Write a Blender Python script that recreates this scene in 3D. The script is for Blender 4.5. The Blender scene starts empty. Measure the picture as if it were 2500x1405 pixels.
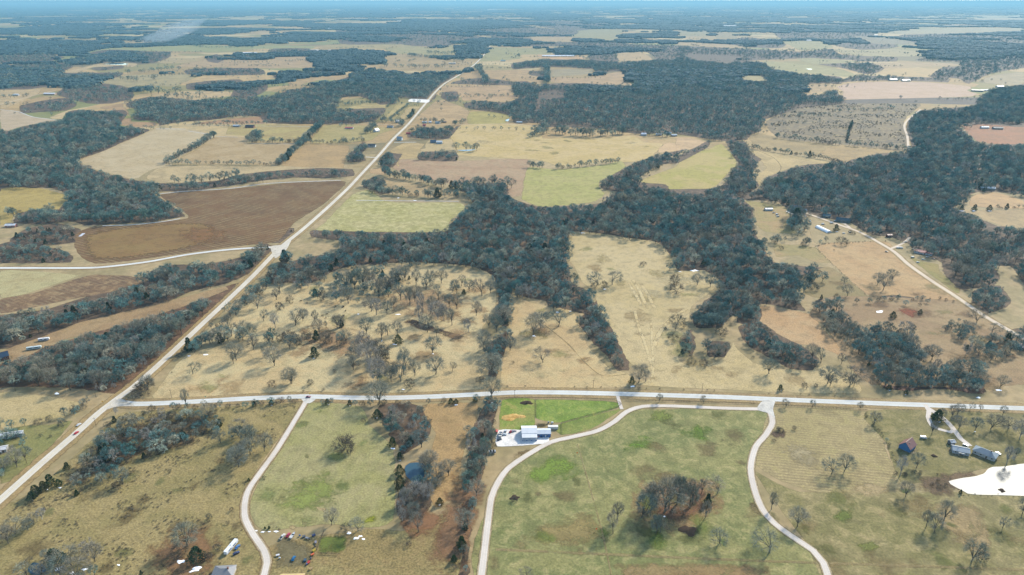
import bpy, bmesh, math, random
from mathutils import Vector, noise as mnoise, geometry as mgeo
R = math.radians
random.seed(7)
scene = bpy.context.scene
col = scene.collection

# ------------------------------------------------------------------ camera, sky, sun, exposure
CAM_H, FOCAL, HORIZON = 350.0, 1667.0, 0.6          # metres, pixels of a 2500 wide frame, horizon row
PITCH = math.atan((702.5 - HORIZON) / FOCAL)
SP, CP = math.sin(PITCH), math.cos(PITCH)
cam_data = bpy.data.cameras.new('camera'); cam = bpy.data.objects.new('camera', cam_data); col.objects.link(cam)
cam.location = (0, 0, CAM_H); cam.rotation_euler = (R(90) - PITCH, 0, 0)
cam_data.sensor_width = 36; cam_data.lens = 36 * FOCAL / 2500
cam_data.clip_start = 1; cam_data.clip_end = 600000
scene.camera = cam

SUN_EL, SUN_AZ = R(33), R(41)                        # sun ahead of the camera and to its right, through thin cloud
world = bpy.data.worlds.new('World'); scene.world = world; world.use_nodes = True
wn = world.node_tree.nodes; wl = world.node_tree.links
sky = wn.new('ShaderNodeTexSky'); sky.sky_type = 'NISHITA'; sky.sun_disc = False
sky.sun_elevation = SUN_EL; sky.sun_rotation = SUN_AZ; sky.air_density = 1.2; sky.dust_density = .3; sky.ozone_density = 1.5
bg = wn['Background']; bg.inputs['Strength'].default_value = 0.12
wl.new(sky.outputs[0], bg.inputs['Color'])
sun_data = bpy.data.lights.new('sun', 'SUN'); sun = bpy.data.objects.new('sun', sun_data); col.objects.link(sun)
sun_data.energy = 3.0; sun_data.angle = R(7); sun_data.color = (1.0, 0.92, 0.77)
sd = Vector((math.sin(SUN_AZ) * math.cos(SUN_EL), math.cos(SUN_AZ) * math.cos(SUN_EL), math.sin(SUN_EL)))
sun.rotation_euler = sd.to_track_quat('Z', 'Y').to_euler()
scene.view_settings.view_transform = 'Standard'; scene.view_settings.look = 'None'
scene.view_settings.exposure = 1.5; scene.view_settings.gamma = 1.0
scene.render.engine = 'CYCLES'
scene.cycles.use_denoising = True
scene.cycles.max_bounces = 5; scene.cycles.diffuse_bounces = 2; scene.cycles.glossy_bounces = 2
scene.cycles.transparent_max_bounces = 16; scene.cycles.volume_bounces = 1
EXPO = 0.50       # albedo = linear(display colour) * EXPO

# ------------------------------------------------------------------ map helpers
CROPS = {'P': (0, 0, 1), 'A': (0, 0, .34164), 'B': (825, 0, .34164), 'C': (1650, 0, .34164),
         'D': (0, 460, .34164), 'E': (825, 460, .34164), 'F': (1650, 460, .34164),
         'G': (0, 920, .34525), 'H': (825, 920, .34525), 'I': (1650, 920, .34525)}
def pts(s):
    out = []; cr = CROPS['P']; buf = []
    for t in s.split():
        if t in CROPS: cr = CROPS[t]
        else:
            buf.append(float(t))
            if len(buf) == 2:
                out.append((cr[0] + buf[0] * cr[2], cr[1] + buf[1] * cr[2])); buf = []
    return out
def zdepth(py): return CAM_H / (SP + (py - 702.5) / FOCAL * CP)
def gnd(px, py):
    v = (py - 702.5) / FOCAL; zc = CAM_H / (SP + v * CP)
    return ((px - 1250) / FOCAL * zc, zc * (CP - v * SP))
def pix(x, y, z=0.0):
    d = CAM_H - z; zc = y * CP + d * SP; dn = -y * SP + d * CP
    return (1250 + FOCAL * x / zc, 702.5 + FOCAL * dn / zc)
def upm(px, py, hpx):
    """metres of height that cover hpx pixels of picture height at this ground point"""
    zc = zdepth(py); return hpx * zc / FOCAL / CP
def inside(p, poly):
    x, y = p; c = False; n = len(poly); j = n - 1
    for i in range(n):
        xi, yi = poly[i]; xj, yj = poly[j]
        if (yi > y) != (yj > y) and x < (xj - xi) * (y - yi) / (yj - yi) + xi: c = not c
        j = i
    return c
def smooth(P, step, closed=False):
    """Catmull-Rom through the points, one point about every step metres"""
    out = []; n = len(P); last = n if closed else n - 1
    for i in range(last):
        g = (lambda k: P[k % n]) if closed else (lambda k: P[max(0, min(n - 1, k))])
        a, b, c, d = g(i - 1), g(i), g(i + 1), g(i + 2)
        m = max(1, min(60, int(math.hypot(c[0] - b[0], c[1] - b[1]) / step)))
        for k in range(m):
            t = k / m; t2, t3 = t * t, t * t * t
            cat = tuple(.5 * (2 * b[q] + (c[q] - a[q]) * t + (2 * a[q] - 5 * b[q] + 4 * c[q] - d[q]) * t2 + (3 * b[q] - a[q] - 3 * c[q] + d[q]) * t3) for q in (0, 1))
            lin = tuple(b[q] + (c[q] - b[q]) * t for q in (0, 1))
            w = .6 if closed else .9
            out.append(tuple(cat[q] * w + lin[q] * (1 - w) for q in (0, 1)))
    if not closed: out.append(P[-1])
    return out
def link(o, parent=None):
    col.objects.link(o)
    if parent: o.parent = parent
    return o
def mesh_obj(name, v, f, mat, parent=None, smooth_=False):
    me = bpy.data.meshes.new(name); me.from_pydata(v, [], f); me.update()
    if mat: me.materials.append(mat)
    if smooth_:
        for p in me.polygons: p.use_smooth = True
    return link(bpy.data.objects.new(name, me), parent)
def tag(o, label=None, cat=None, group=None, kind=None):
    if label: o['label'] = label
    if cat: o['category'] = cat
    if group: o['group'] = group
    if kind: o['kind'] = kind
    return o
def empty(name, loc=(0, 0, 0), rz=0.0):
    o = bpy.data.objects.new(name, None); link(o); o.location = loc; o.rotation_euler = (0, 0, rz); o.empty_display_size = .1
    return o

# ------------------------------------------------------------------ materials
def lin(c, k=None):
    k = EXPO if k is None else k
    return tuple((((x / 255 + .055) / 1.055) ** 2.4 if x > 10 else x / 255 / 12.92) * k for x in c) + (1,)
class NT:
    def __init__(s, name):
        s.m = bpy.data.materials.new(name); s.m.use_nodes = True
        s.n = s.m.node_tree.nodes; s.l = s.m.node_tree.links
        s.b = s.n['Principled BSDF']; s.out = s.n['Material Output']
        s.b.inputs['Roughness'].default_value = .9; s.b.inputs['Specular IOR Level'].default_value = .15
    def node(s, t, **kw):
        nd = s.n.new(t)
        for k, v in kw.items(): setattr(nd, k, v)
        return nd
    def set(s, sock, v):
        if hasattr(v, 'is_output'): s.l.new(v, sock)
        else: sock.default_value = v
    def noise(s, vec, scale, detail=2, rough=.5, dist=0.0):
        nd = s.node('ShaderNodeTexNoise'); s.set(nd.inputs['Vector'], vec); nd.inputs['Scale'].default_value = scale
        nd.inputs['Detail'].default_value = detail; nd.inputs['Roughness'].default_value = rough; nd.inputs['Distortion'].default_value = dist
        return nd.outputs['Fac']
    def math(s, op, a, b=0.0, c=None):
        nd = s.node('ShaderNodeMath', operation=op); s.set(nd.inputs[0], a); s.set(nd.inputs[1], b)
        if c is not None: s.set(nd.inputs[2], c)
        return nd.outputs[0]
    def ramp(s, fac, lo, hi, a=0.0, b=1.0):
        nd = s.node('ShaderNodeMapRange', interpolation_type='SMOOTHSTEP'); s.set(nd.inputs[0], fac)
        nd.inputs[1].default_value = lo; nd.inputs[2].default_value = hi; nd.inputs[3].default_value = a; nd.inputs[4].default_value = b
        return nd.outputs[0]
    def mix(s, fac, a, b, mode='MIX'):
        nd = s.node('ShaderNodeMix', data_type='RGBA', blend_type=mode); s.set(nd.inputs[0], fac); s.set(nd.inputs[6], a); s.set(nd.inputs[7], b)
        return nd.outputs[2]
    def pos(s): return s.node('ShaderNodeNewGeometry').outputs['Position']
    def gray(s, v):
        nd = s.node('ShaderNodeCombineColor'); [s.l.new(v, nd.inputs[i]) for i in range(3)]
        return nd.outputs[0]

def ground_mat(name, c1, c2, c3=None, patch=60, mid=11, fine=1.6, stripe=None, amt=.6, feather=True, tuft=.5, dark=.75, soft=False, amax=.9, k=None):
    """grass, stubble or soil: patches of c1 and c2, flecks of c3, fine tufts, optional rows (angle in degrees, spacing in m, colour, strength)"""
    t = NT(name); p = t.pos()
    n1 = t.noise(p, 1 / patch, 4, .55, .6); n2 = t.noise(p, 1 / mid, 5, .6, .8); n3 = t.noise(p, 1 / fine, 3, .6)
    c = t.mix(t.ramp(n1, .4, .6), lin(c1, k), lin(c2, k))
    if c3: c = t.mix(t.ramp(n2, .48, .68, 0, amt), c, lin(c3, k))
    if stripe:
        ang, sp, sc, st = stripe
        mp = t.node('ShaderNodeMapping'); t.l.new(p, mp.inputs['Vector']); mp.inputs['Rotation'].default_value = (0, 0, R(ang))
        wv = t.node('ShaderNodeTexWave', wave_type='BANDS', bands_direction='X'); t.l.new(mp.outputs[0], wv.inputs['Vector'])
        wv.inputs['Scale'].default_value = 2 * math.pi / (20 * sp); wv.inputs['Distortion'].default_value = 1.6; wv.inputs['Detail'].default_value = 2
        wv.inputs['Detail Scale'].default_value = .6
        f = t.math('MULTIPLY', t.ramp(wv.outputs['Fac'], .35, .75), t.ramp(t.noise(p, 1 / 35, 3), .38, .6, .15, st))
        c = t.mix(f, c, lin(sc))
    shade = t.math('MULTIPLY', t.ramp(n2, .28, .72, dark, 1.16), t.ramp(n3, .28, .72, 1 - .5 * tuft, 1 + .36 * tuft))
    c = t.mix(1.0, c, t.gray(shade), 'MULTIPLY')
    t.l.new(c, t.b.inputs['Base Color'])
    bp = t.node('ShaderNodeBump'); bp.inputs['Strength'].default_value = .35 * tuft; bp.inputs['Distance'].default_value = .8
    t.l.new(t.math('ADD', n3, t.math('MULTIPLY', n2, 2.0)), bp.inputs['Height']); t.l.new(bp.outputs[0], t.b.inputs['Normal'])
    if feather:
        at = t.node('ShaderNodeAttribute', attribute_name='edge')
        e = t.math('ADD', t.math('MULTIPLY', at.outputs['Fac'], 1.25), t.math('MULTIPLY', t.math('SUBTRACT', t.noise(p, 1 / 7, 4, .65), .5), 1.1))
        if soft:
            e = t.math('ADD', t.math('ADD', at.outputs['Fac'], t.math('MULTIPLY', t.math('SUBTRACT', t.noise(p, 1 / 16, 4, .6, .7), .5), 2.6)), t.math('MULTIPLY', t.math('SUBTRACT', t.noise(p, 1 / 3.5, 3, .6), .5), 1.0))
            e = t.math('MULTIPLY', e, t.ramp(at.outputs['Fac'], 0, .3)); a = t.ramp(e, .2, 1.15, 0, amax)
        else: a = t.ramp(e, .3, .75)
        tr = t.node('ShaderNodeBsdfTransparent'); ms = t.node('ShaderNodeMixShader')
        t.l.new(a, ms.inputs[0]); t.l.new(tr.outputs[0], ms.inputs[1]); t.l.new(t.b.outputs[0], ms.inputs[2]); t.l.new(ms.outputs[0], t.out.inputs['Surface'])
    return t.m
def plain(name, c, rough=.6, spec=.3, var=.12, scale=1.0, metal=0.0, k=None):
    t = NT(name); tc = t.node('ShaderNodeTexCoord').outputs['Object']
    n = t.noise(tc, scale, 4, .6)
    cc = t.mix(1.0, lin(c, k), t.gray(t.ramp(n, .25, .75, 1 - var, 1 + var)), 'MULTIPLY')
    t.l.new(cc, t.b.inputs['Base Color']); t.b.inputs['Roughness'].default_value = rough; t.b.inputs['Specular IOR Level'].default_value = spec
    t.b.inputs['Metallic'].default_value = metal
    return t.m
def road_mat(name, c, c2, feather=False):
    t = NT(name); p = t.pos()
    n1 = t.noise(p, 1 / 25, 4, .6, .5); n2 = t.noise(p, 1 / 1.2, 4, .6)
    cc = t.mix(t.ramp(n1, .35, .7), lin(c, .6), lin(c2, .6))
    cc = t.mix(1.0, cc, t.gray(t.ramp(n2, .25, .75, .9, 1.08)), 'MULTIPLY')
    at = t.node('ShaderNodeAttribute', attribute_name='across').outputs['Fac']      # worn wheel tracks
    w = t.math('ABSOLUTE', t.math('SUBTRACT', t.math('ABSOLUTE', at), .45))
    cc = t.mix(t.ramp(w, .05, .22, .38, 0.0), cc, lin(tuple(x * .85 for x in c), .6))
    t.l.new(cc, t.b.inputs['Base Color'])
    return t.m
def bark_mat(name, cols, rough=.95, k=None, vary=False):
    t = NT(name); r = t.node('ShaderNodeObjectInfo').outputs['Random']
    rp = t.node('ShaderNodeValToRGB'); t.l.new(r, rp.inputs[0]); rp.color_ramp.interpolation = 'LINEAR'
    el = rp.color_ramp.elements; el[0].position = 0; el[0].color = lin(cols[0][1], k); el[1].position = 1; el[1].color = lin(cols[-1][1], k)
    for ps, c in cols[1:-1]:
        e = el.new(ps); e.color = lin(c, k)
    n = t.noise(t.pos(), .35, 2)
    cc = t.mix(1.0, rp.outputs[0], t.gray(t.ramp(n, .3, .7, .8, 1.2)), 'MULTIPLY')
    if vary:
        lo = t.noise(t.pos(), 1 / 55, 3, .6); mi = t.noise(t.pos(), 1 / 14, 2)
        cc = t.mix(t.ramp(lo, .5, .68, 0, .55), cc, lin((166, 146, 116), k)); cc = t.mix(t.ramp(lo, .46, .34, 0, .5), cc, lin((62, 102, 84), k))
        cc = t.mix(1.0, cc, t.gray(t.ramp(mi, .3, .7, .6, 1.35)), 'MULTIPLY')
    t.l.new(cc, t.b.inputs['Base Color']); t.b.inputs['Roughness'].default_value = rough; t.b.inputs['Specular IOR Level'].default_value = .05
    return t.m

M = {}
M['bark'] = bark_mat('twigs', [(0, (116, 126, 112)), (.25, (150, 144, 124)), (.5, (104, 120, 114)), (.75, (164, 154, 132)), (1, (122, 118, 106))], k=.72)
M['wood'] = bark_mat('wood_twigs', [(0, (56, 98, 98)), (.15, (116, 144, 136)), (.3, (76, 116, 114)), (.45, (158, 166, 148)), (.6, (86, 124, 122)), (.72, (122, 138, 126)), (.85, (178, 172, 148)), (1, (62, 106, 108))], k=.76, vary=True)
M['trunk'] = bark_mat('trunk_bark', [(0, (104, 100, 90)), (.5, (120, 112, 100)), (1, (134, 128, 114))])
M['pale'] = bark_mat('pale_bark', [(0, (190, 184, 172)), (.5, (176, 168, 154)), (1, (200, 196, 186))])
M['brush'] = bark_mat('brush_twigs', [(0, (122, 108, 92)), (.35, (108, 110, 98)), (.7, (128, 116, 98)), (1, (104, 98, 92))])
M['cedar'] = bark_mat('cedar_needles', [(0, (58, 84, 54)), (.5, (74, 92, 52)), (.8, (50, 80, 60)), (1, (100, 98, 60))], k=.6)
M['leaf'] = bark_mat('green_leaf', [(0, (96, 124, 58)), (1, (120, 140, 72))])
def canopy_mat():
    t = NT('far_canopy'); p = t.pos(); r = t.node('ShaderNodeObjectInfo').outputs['Random']
    n = t.noise(p, 1 / 22, 4, .65); n2 = t.noise(p, 1 / 160, 3)
    c = t.mix(t.ramp(n, .35, .68), lin((34, 64, 70)), lin((92, 116, 112)))
    c = t.mix(t.ramp(n2, .4, .7, 0, .45), c, lin((56, 84, 86)))
    t.l.new(c, t.b.inputs['Base Color']); return t.m
M['canopy'] = canopy_mat()
M['concrete'] = road_mat('pale_road', (224, 224, 218), (206, 205, 198))
M['chipseal'] = road_mat('highway_surface', (226, 216, 198), (208, 198, 180))
M['gravel'] = road_mat('gravel_drive', (228, 216, 202), (214, 202, 188))
M['gravel2'] = road_mat('dirt_road', (226, 206, 180), (210, 190, 165))
def snow_mat():
    t = NT('snow'); t.b.inputs['Base Color'].default_value = (.82, .84, .86, 1); t.b.inputs['Roughness'].default_value = .7
    return t.m
M['snow'] = snow_mat()
def water_mat(name, c, rough, bump, scale):
    t = NT(name); t.b.inputs['Base Color'].default_value = lin(c); t.b.inputs['Roughness'].default_value = rough
    t.b.inputs['Specular IOR Level'].default_value = .5; t.b.inputs['IOR'].default_value = 1.33
    bp = t.node('ShaderNodeBump'); bp.inputs['Strength'].default_value = bump; bp.inputs['Distance'].default_value = .1
    t.l.new(t.noise(t.pos(), scale, 3), bp.inputs['Height']); t.l.new(bp.outputs[0], t.b.inputs['Normal'])
    return t.m
M['lake'] = water_mat('lake_water', (70, 84, 88), .48, .35, .35)
M['pond'] = water_mat('pond_water', (66, 98, 112), .06, .06, .8)

# ------------------------------------------------------------------ far patchwork ground: one sheet to the horizon
def base_mat():
    t = NT('countryside'); p = t.pos()
    wp = t.node('ShaderNodeMix', data_type='VECTOR'); 
    nz = t.node('ShaderNodeTexNoise'); t.l.new(p, nz.inputs['Vector']); nz.inputs['Scale'].default_value = 1 / 700
    off = t.node('ShaderNodeVectorMath', operation='MULTIPLY_ADD'); t.l.new(nz.outputs['Color'], off.inputs[0]); off.inputs[1].default_value = (420, 420, 0); t.l.new(p, off.inputs[2])
    t.n.remove(wp)
    vo = t.node('ShaderNodeTexVoronoi', distance='MANHATTAN'); t.l.new(off.outputs[0], vo.inputs['Vector']); vo.inputs['Scale'].default_value = 1 / 430
    sp = t.node('ShaderNodeSeparateColor'); t.l.new(vo.outputs['Color'], sp.inputs[0])
    rp = t.node('ShaderNodeValToRGB'); t.l.new(sp.outputs[0], rp.inputs[0]); rp.color_ramp.interpolation = 'CONSTANT'
    cs = [(0, (202, 168, 112)), (.16, (178, 148, 94)), (.34, (210, 182, 128)), (.48, (158, 142, 84)), (.62, (190, 156, 102)), (.76, (134, 118, 80)), (.88, (146, 144, 82))]
    el = rp.color_ramp.elements; el[0].color = lin(cs[0][1]); el[1].position = cs[1][0]; el[1].color = lin(cs[1][1])
    for ps, c in cs[2:]:
        e = el.new(ps); e.color = lin(c)
    n1 = t.noise(p, 1 / 60, 5, .6); n2 = t.noise(p, 1 / 9, 4, .6)
    c = t.mix(t.ramp(n1, .45, .7, 0, .5), rp.outputs[0], lin((150, 138, 98)))
    sy = t.node('ShaderNodeSeparateXYZ'); t.l.new(p, sy.inputs[0])          # the near valley is one dry pasture, the patchwork lies beyond
    c = t.mix(t.ramp(sy.outputs[1], 1300, 2100, 1, 0), c, t.mix(t.ramp(t.noise(p, 1 / 45, 4), .4, .6), lin((190, 166, 122)), lin((170, 152, 108))))
    c = t.mix(1.0, c, t.gray(t.ramp(n2, .25, .75, .8, 1.12)), 'MULTIPLY')
    t.l.new(c, t.b.inputs['Base Color']); return t.m
B = 220000
tag(mesh_obj('ground', [(-B, -2000, 0), (B, -2000, 0), (B, B, 0), (-B, B, 0)], [(0, 1, 2, 3)], base_mat()), kind='structure')

# ------------------------------------------------------------------ fields
TAN, TAN2, STRAW = (206, 185, 142), (192, 168, 124), (216, 198, 154)
OLIVE, GREEN, BRIGHT = (160, 148, 98), (172, 170, 98), (122, 160, 52)
BROWN, LITTER, MAUVE, SAND = (98, 74, 52), (142, 104, 74), (182, 152, 120), (218, 192, 152)
mat_cache = {}
def sat(c, k=1.14):
    m = sum(c) / 3; k = k if c[0] >= c[1] else 1.0
    return tuple(max(8, min(250, m + (x - m) * k)) for x in c)
def gmat(c1, c2, c3, **kw):
    c1, c2, c3 = sat(c1), sat(c2), sat(c3)
    key = (c1, c2, c3, tuple(sorted(kw.items())))
    if key not in mat_cache: mat_cache[key] = ground_mat('field_soil', c1, c2, c3, **kw)
    return mat_cache[key]
def shade(c, k): return tuple(min(255, x * k) for x in c)
CLEAR = []; layer = [0]
def sheet(name, P, mat, level, feather, blob=False, jit=0.0, parent=None):
    """a flat outline on the ground (metres), its rim fading over `feather` metres through the edge attribute"""
    area = sum(P[i - 1][0] * P[i][1] - P[i][0] * P[i - 1][1] for i in range(len(P)))
    if area < 0: P = P[::-1]
    layer[0] += 1; z = level * .05 + (layer[0] % 100) * .0004
    n = len(P)
    if jit: P = [(x + jit * (mnoise.noise((x / 9, y / 9, 3)) ), y + jit * mnoise.noise((x / 9, y / 9, 17))) for x, y in P]
    if blob:
        cx = sum(p[0] for p in P) / n; cy = sum(p[1] for p in P) / n
        Q = [(cx + (x - cx) * (1 - feather), cy + (y - cy) * (1 - feather)) for x, y in P]
    else:
        Q = []
        for i in range(n):
            a, b, c = P[i - 1], P[i], P[(i + 1) % n]
            d1 = Vector((b[0] - a[0], b[1] - a[1])); d2 = Vector((c[0] - b[0], c[1] - b[1]))
            if d1.length < 1e-6 or d2.length < 1e-6: Q.append(b); continue
            d1.normalize(); d2.normalize(); nn = Vector((-d1.y - d2.y, d1.x + d2.x))
            if nn.length < .3: nn = Vector((-d1.y, d1.x))
            nn.normalize(); Q.append((b[0] + nn.x * feather, b[1] + nn.y * feather))
    co = [Vector(p) for p in P] + [Vector(q) for q in Q]
    ed = [(n + i, n + (i + 1) % n) for i in range(n)]
    vv, _, ff, ov, _, _ = mgeo.delaunay_2d_cdt(co, ed, [list(range(n))], 1, 1e-4)
    me = bpy.data.meshes.new(name)
    me.from_pydata([(p.x, p.y, z) for p in vv], [], [tuple(f) for f in ff])
    at = me.attributes.new('edge', 'FLOAT', 'POINT')
    at.data.foreach_set('value', [(.5 if not q else 0.0 if min(q) < n else 1.0) for q in ov])
    me.materials.append(mat)
    return link(bpy.data.objects.new(name, me), parent)
def field(s, c1, c2=None, c3=None, name='field', level=1, clear=True, w=None, **kw):
    pp = pts(s); c2 = c2 or shade(c1, .9); c3 = c3 or shade(c1, .8)
    if clear: CLEAR.append(pp)
    G_ = [gnd(*p) for p in pp]
    d = sum(math.hypot(*g) for g in G_) / len(G_)
    G_ = smooth(G_, max(5, d / 120), True)
    if d > 1500:                                   # warm tint put into the far field colours to offset the haze
        c1, c2, c3 = [(min(250, c[0] * 1.02), c[1] * .985, c[2] * .955) for c in (c1, c2, c3)]
    mt = gmat(c1, c2, c3, **kw)
    o = sheet(name, G_, mt, level, w if w is not None else max(1.6, d / 420), jit=max(1.2, d / 500))
    return tag(o, kind='structure')
def patch(s, c1, c2=None, f=.75, name='grass_patch', level=2, **kw):
    kw.setdefault('soft', True)
    pp = pts(s); G_ = smooth([gnd(*p) for p in pp], 3.0, True)
    return tag(sheet(name, G_, gmat(c1, c2 or shade(c1, .9), shade(c1, .8), **kw), level, f, blob=True, jit=3.0), kind='structure')

# ---- mid distance, left
field('A 565 1150 720 1085 1060 945 1115 920 1330 922 1540 972 1400 1060 1230 1165 1240 1188 1100 1212 1000 1272 940 1282 820 1252 700 1222', (208, 194, 160), (198, 182, 145), stripe=(62, 9, (184, 170, 132), .35))
field('A 1250 1160 1420 1060 1550 975 1760 985 1780 1025 2110 1030 2130 1050 2060 1110 1990 1178 1500 1172', (194, 176, 138), (182, 162, 122))
field('A 1100 1215 1240 1187 1990 1190 2100 1180 2488 1190 2488 1208 2000 1228 1700 1252 1560 1292 1250 1308 1040 1282', (204, 188, 148))
field('A 2010 1185 2120 1080 2200 1035 2488 1040 B 90 1050 60 1130 40 1205 A 2400 1200', TAN2, (178, 156, 116))
field('A 1640 900 1880 890 2260 905 2200 980 2150 1012 1860 1012 1780 975 1620 960', (188, 176, 120), (176, 160, 112))
field('A 2310 900 2488 890 B 90 890 400 920 300 960 250 1000 210 1010 0 1022 A 2220 1022 2250 960', (184, 172, 120), (170, 160, 108))
field('B 60 775 190 740 390 735 350 775 330 800 200 790 130 780', (196, 180, 126))
field('B 340 830 430 740 500 735 480 760 420 850 370 850', (190, 176, 122))
field('B 430 850 500 765 600 765 560 800 500 850 440 860', (196, 178, 128))
field('A 1370 885 1700 845 1840 835 1900 830 1910 850 1880 885 1700 887', (184, 152, 116))
field('A 840 850 940 845 950 870 1110 875 1130 900 1000 912 860 895', (188, 160, 122))
field('A 710 770 880 740 880 760 920 790 920 830 830 795', (186, 160, 122))
field('A 350 840 480 790 690 755 600 780 480 810 450 855 360 850', STRAW)
field('A 0 790 130 800 240 835 430 860 290 882 160 907 60 937 0 932', (204, 188, 160), (192, 176, 146))
field('A 0 640 250 625 300 640 280 670 130 740 0 777', TAN)
field('A 130 740 300 690 480 695 500 720 350 730 200 770', TAN2)
field('A 690 590 900 540 1100 535 1420 535 1320 590 1240 620 1000 610 930 630', (184, 172, 130))
field('A 1270 605 1450 540 1700 535 2020 540 2000 562 1750 582 1560 577 1350 612', (206, 182, 134))
field('A 1090 680 1350 650 1640 655 1700 680 1400 717 1240 712', TAN)
field('A 440 520 740 450 980 455 950 480 680 480 520 532', TAN)
field('A 1240 480 1340 450 1440 430 1900 430 1980 410 2190 405 2270 480 1900 492 1500 482', (194, 170, 130))
field('A 1130 450 1200 415 1370 420 1460 430 1300 455', (188, 170, 126))
field('A 520 390 780 345 1000 340 1480 320 1700 335 1900 330 2240 330 2220 350 1800 352 1560 372 1250 367 820 362 700 382', (154, 160, 104), (170, 164, 112))
field('A 2080 570 2488 530 B 80 520 100 560 0 577 A 2300 572 2080 622', TAN2)
field('A 2300 330 2488 315 B 120 320 540 320 560 345 300 352 0 345', (184, 168, 118))
field('B 330 350 540 330 700 350 830 330 840 360 840 390 600 400 400 380', (178, 168, 118))
# ---- mid distance, right of the highway
field('B 330 400 560 385 760 430 940 430 960 460 880 500 640 510 300 495 330 450', (186, 164, 120))
field('B 780 615 1240 615 1240 672 1280 692 1200 722 900 722 870 682 740 652', (196, 170, 130))
field('B 860 560 960 500 1360 500 1360 540 1460 552 1460 592 1250 582 1040 572', (192, 166, 122))
field('B 960 470 1100 465 1250 480 1250 502 1000 502', (178, 164, 116))
field('B 1100 340 1320 345 1500 350 1520 390 1310 392 1300 422 1010 442 1050 390', (170, 164, 114))
field('B 1430 390 1700 400 1770 420 1600 432 1440 412', (208, 176, 132))
field('B 1500 560 1600 550 1720 560 1830 545 2030 510 2060 540 2100 602 2130 612 1700 602 1600 597 1520 592', (194, 168, 128))
field('B 1500 500 1810 495 1810 530 1600 547 1510 552', (172, 160, 126))
field('B 1990 385 2180 380 2250 430 2020 442', (196, 172, 128))
field('B 1470 655 1630 655 1620 700 1470 714', (196, 168, 124))
field('B 1380 265 1640 260 1700 275 1700 302 1390 292', TAN2)
field('B 1640 258 1720 225 1830 210 2030 215 2030 240 1960 290', (170, 160, 114))
field('B 1440 655 1470 655 1445 790 1405 802', TAN2)
field('B 560 840 700 720 760 715 940 790 915 870 760 872 640 862', (196, 172, 130))
field('B 940 800 1100 800 1230 825 1220 860 1190 887 930 887', (184, 174, 108))
field('B 800 960 880 895 1240 885 1440 910 1470 990 1620 985 1760 1000 2100 970 2200 1020 2330 1030 2200 1150 1880 1162 1600 1192 1500 1162 1380 1142 860 1112 850 1080 830 1040', (208, 190, 142), (198, 180, 126), (184, 168, 116))
field('B 2290 1060 2360 1020 2488 1040 2488 1072 2300 1092', SAND)
field('B 380 1200 450 1140 600 1145 860 1150 1360 1140 1330 1300 1310 1402 1200 1402 1200 1310 900 1302 880 1332 700 1292 500 1242 400 1212', MAUVE, (190, 164, 130), (160, 126, 100))
field('B 370 1080 480 1020 620 1030 600 1060 580 1130 450 1140 430 1195', (200, 180, 132))
field('B 230 1210 360 1200 330 1252 230 1242', (204, 178, 138))
field('B 330 1262 500 1300 700 1342 870 1382 860 1402 500 1402 340 1332', (200, 174, 130))
field('B 1350 1200 1450 1200 1550 1212 1720 1200 1900 1180 2020 1150 2060 1190 2020 1222 1950 1262 1880 1292 1870 1352 1930 1385 E 1930 25 1850 92 1640 122 1500 132 1440 132 1312 82 B 1312 1400', (176, 170, 106), (186, 176, 116), (166, 162, 96))
field('C 0 1190 30 1130 240 1060 330 1030 430 1140 440 1180 380 1240 300 1322 170 1392 0 1372 B 2150 1300', (180, 174, 104), (194, 180, 124))
field('C 0 990 80 985 240 1020 230 1040 60 1080 0 1082', SAND)
field('C 560 1075 1150 1167 900 1182 640 1272 600 1332 570 1262 640 1200 590 1140 540 1092', (202, 184, 136))
field('C 520 980 600 955 720 980 870 1005 1130 1030 1000 1112 800 1097 560 1042', (176, 158, 114))
field('C 1140 1040 1650 1085 1400 1102 1220 1167 1010 1117', (184, 162, 116))
field('C 640 870 890 760 1250 740 1740 740 1700 800 1640 860 1660 1072 1250 1042 1000 1022 720 982', (138, 124, 96), (118, 108, 88), (156, 142, 100), mid=14, amt=.8)
field('C 1150 620 1250 595 1450 585 1800 590 2110 620 2090 650 2160 670 2110 692 1800 702 1210 712 1190 660', (206, 182, 160), (198, 174, 148))
field('C 1210 714 2160 697 2150 750 1700 740 1220 742', (112, 104, 94), (98, 92, 86))
field('C 620 440 700 440 1000 470 1200 500 1290 540 1210 552 1040 532 900 527 720 502', (174, 168, 118))
field('C 860 425 960 415 1250 435 1300 445 1010 462', (170, 164, 118))
field('C 1400 450 1900 450 2030 465 1500 492', (190, 168, 128))
field('C 1130 350 1300 360 1550 350 1760 375 1800 400 1570 407 1300 397 1180 382', (180, 168, 124))
field('C 740 300 900 290 1050 300 1130 340 900 362 800 322', (170, 162, 112))
field('C 60 390 320 400 460 405 430 432 140 432', TAN2)
field('C 440 545 600 540 660 575 560 582 450 562', (180, 168, 120))
field('C 2200 560 2320 530 2488 520 2488 602 2350 612 2200 592', (178, 164, 130))
field('C 1480 230 1760 210 2488 200 2488 220 2100 237 1640 247', (180, 168, 130))
field('C 1270 260 1480 270 1750 300 1720 322 1400 312', (150, 140, 112))
field('C 2040 900 2200 890 2488 900 2488 1032 2300 1032 2150 1012', (172, 126, 92), (158, 120, 88), (130, 98, 74))
field('C 960 600 1060 600 1140 640 1020 662 950 682 920 667', TAN2)
field('C 0 300 400 320 500 347 0 322', TAN2); field('C 0 225 240 230 240 255 0 262', (170, 158, 116)); field('C 285 235 400 240 440 275 290 277', (168, 152, 112))
field('F 2110 60 2170 35 2300 30 2488 90 2488 148 2280 138 2100 130', (208, 180, 136))
field('F 2050 168 2488 153 2488 307 2300 262 2180 212', (198, 172, 128))
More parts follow.
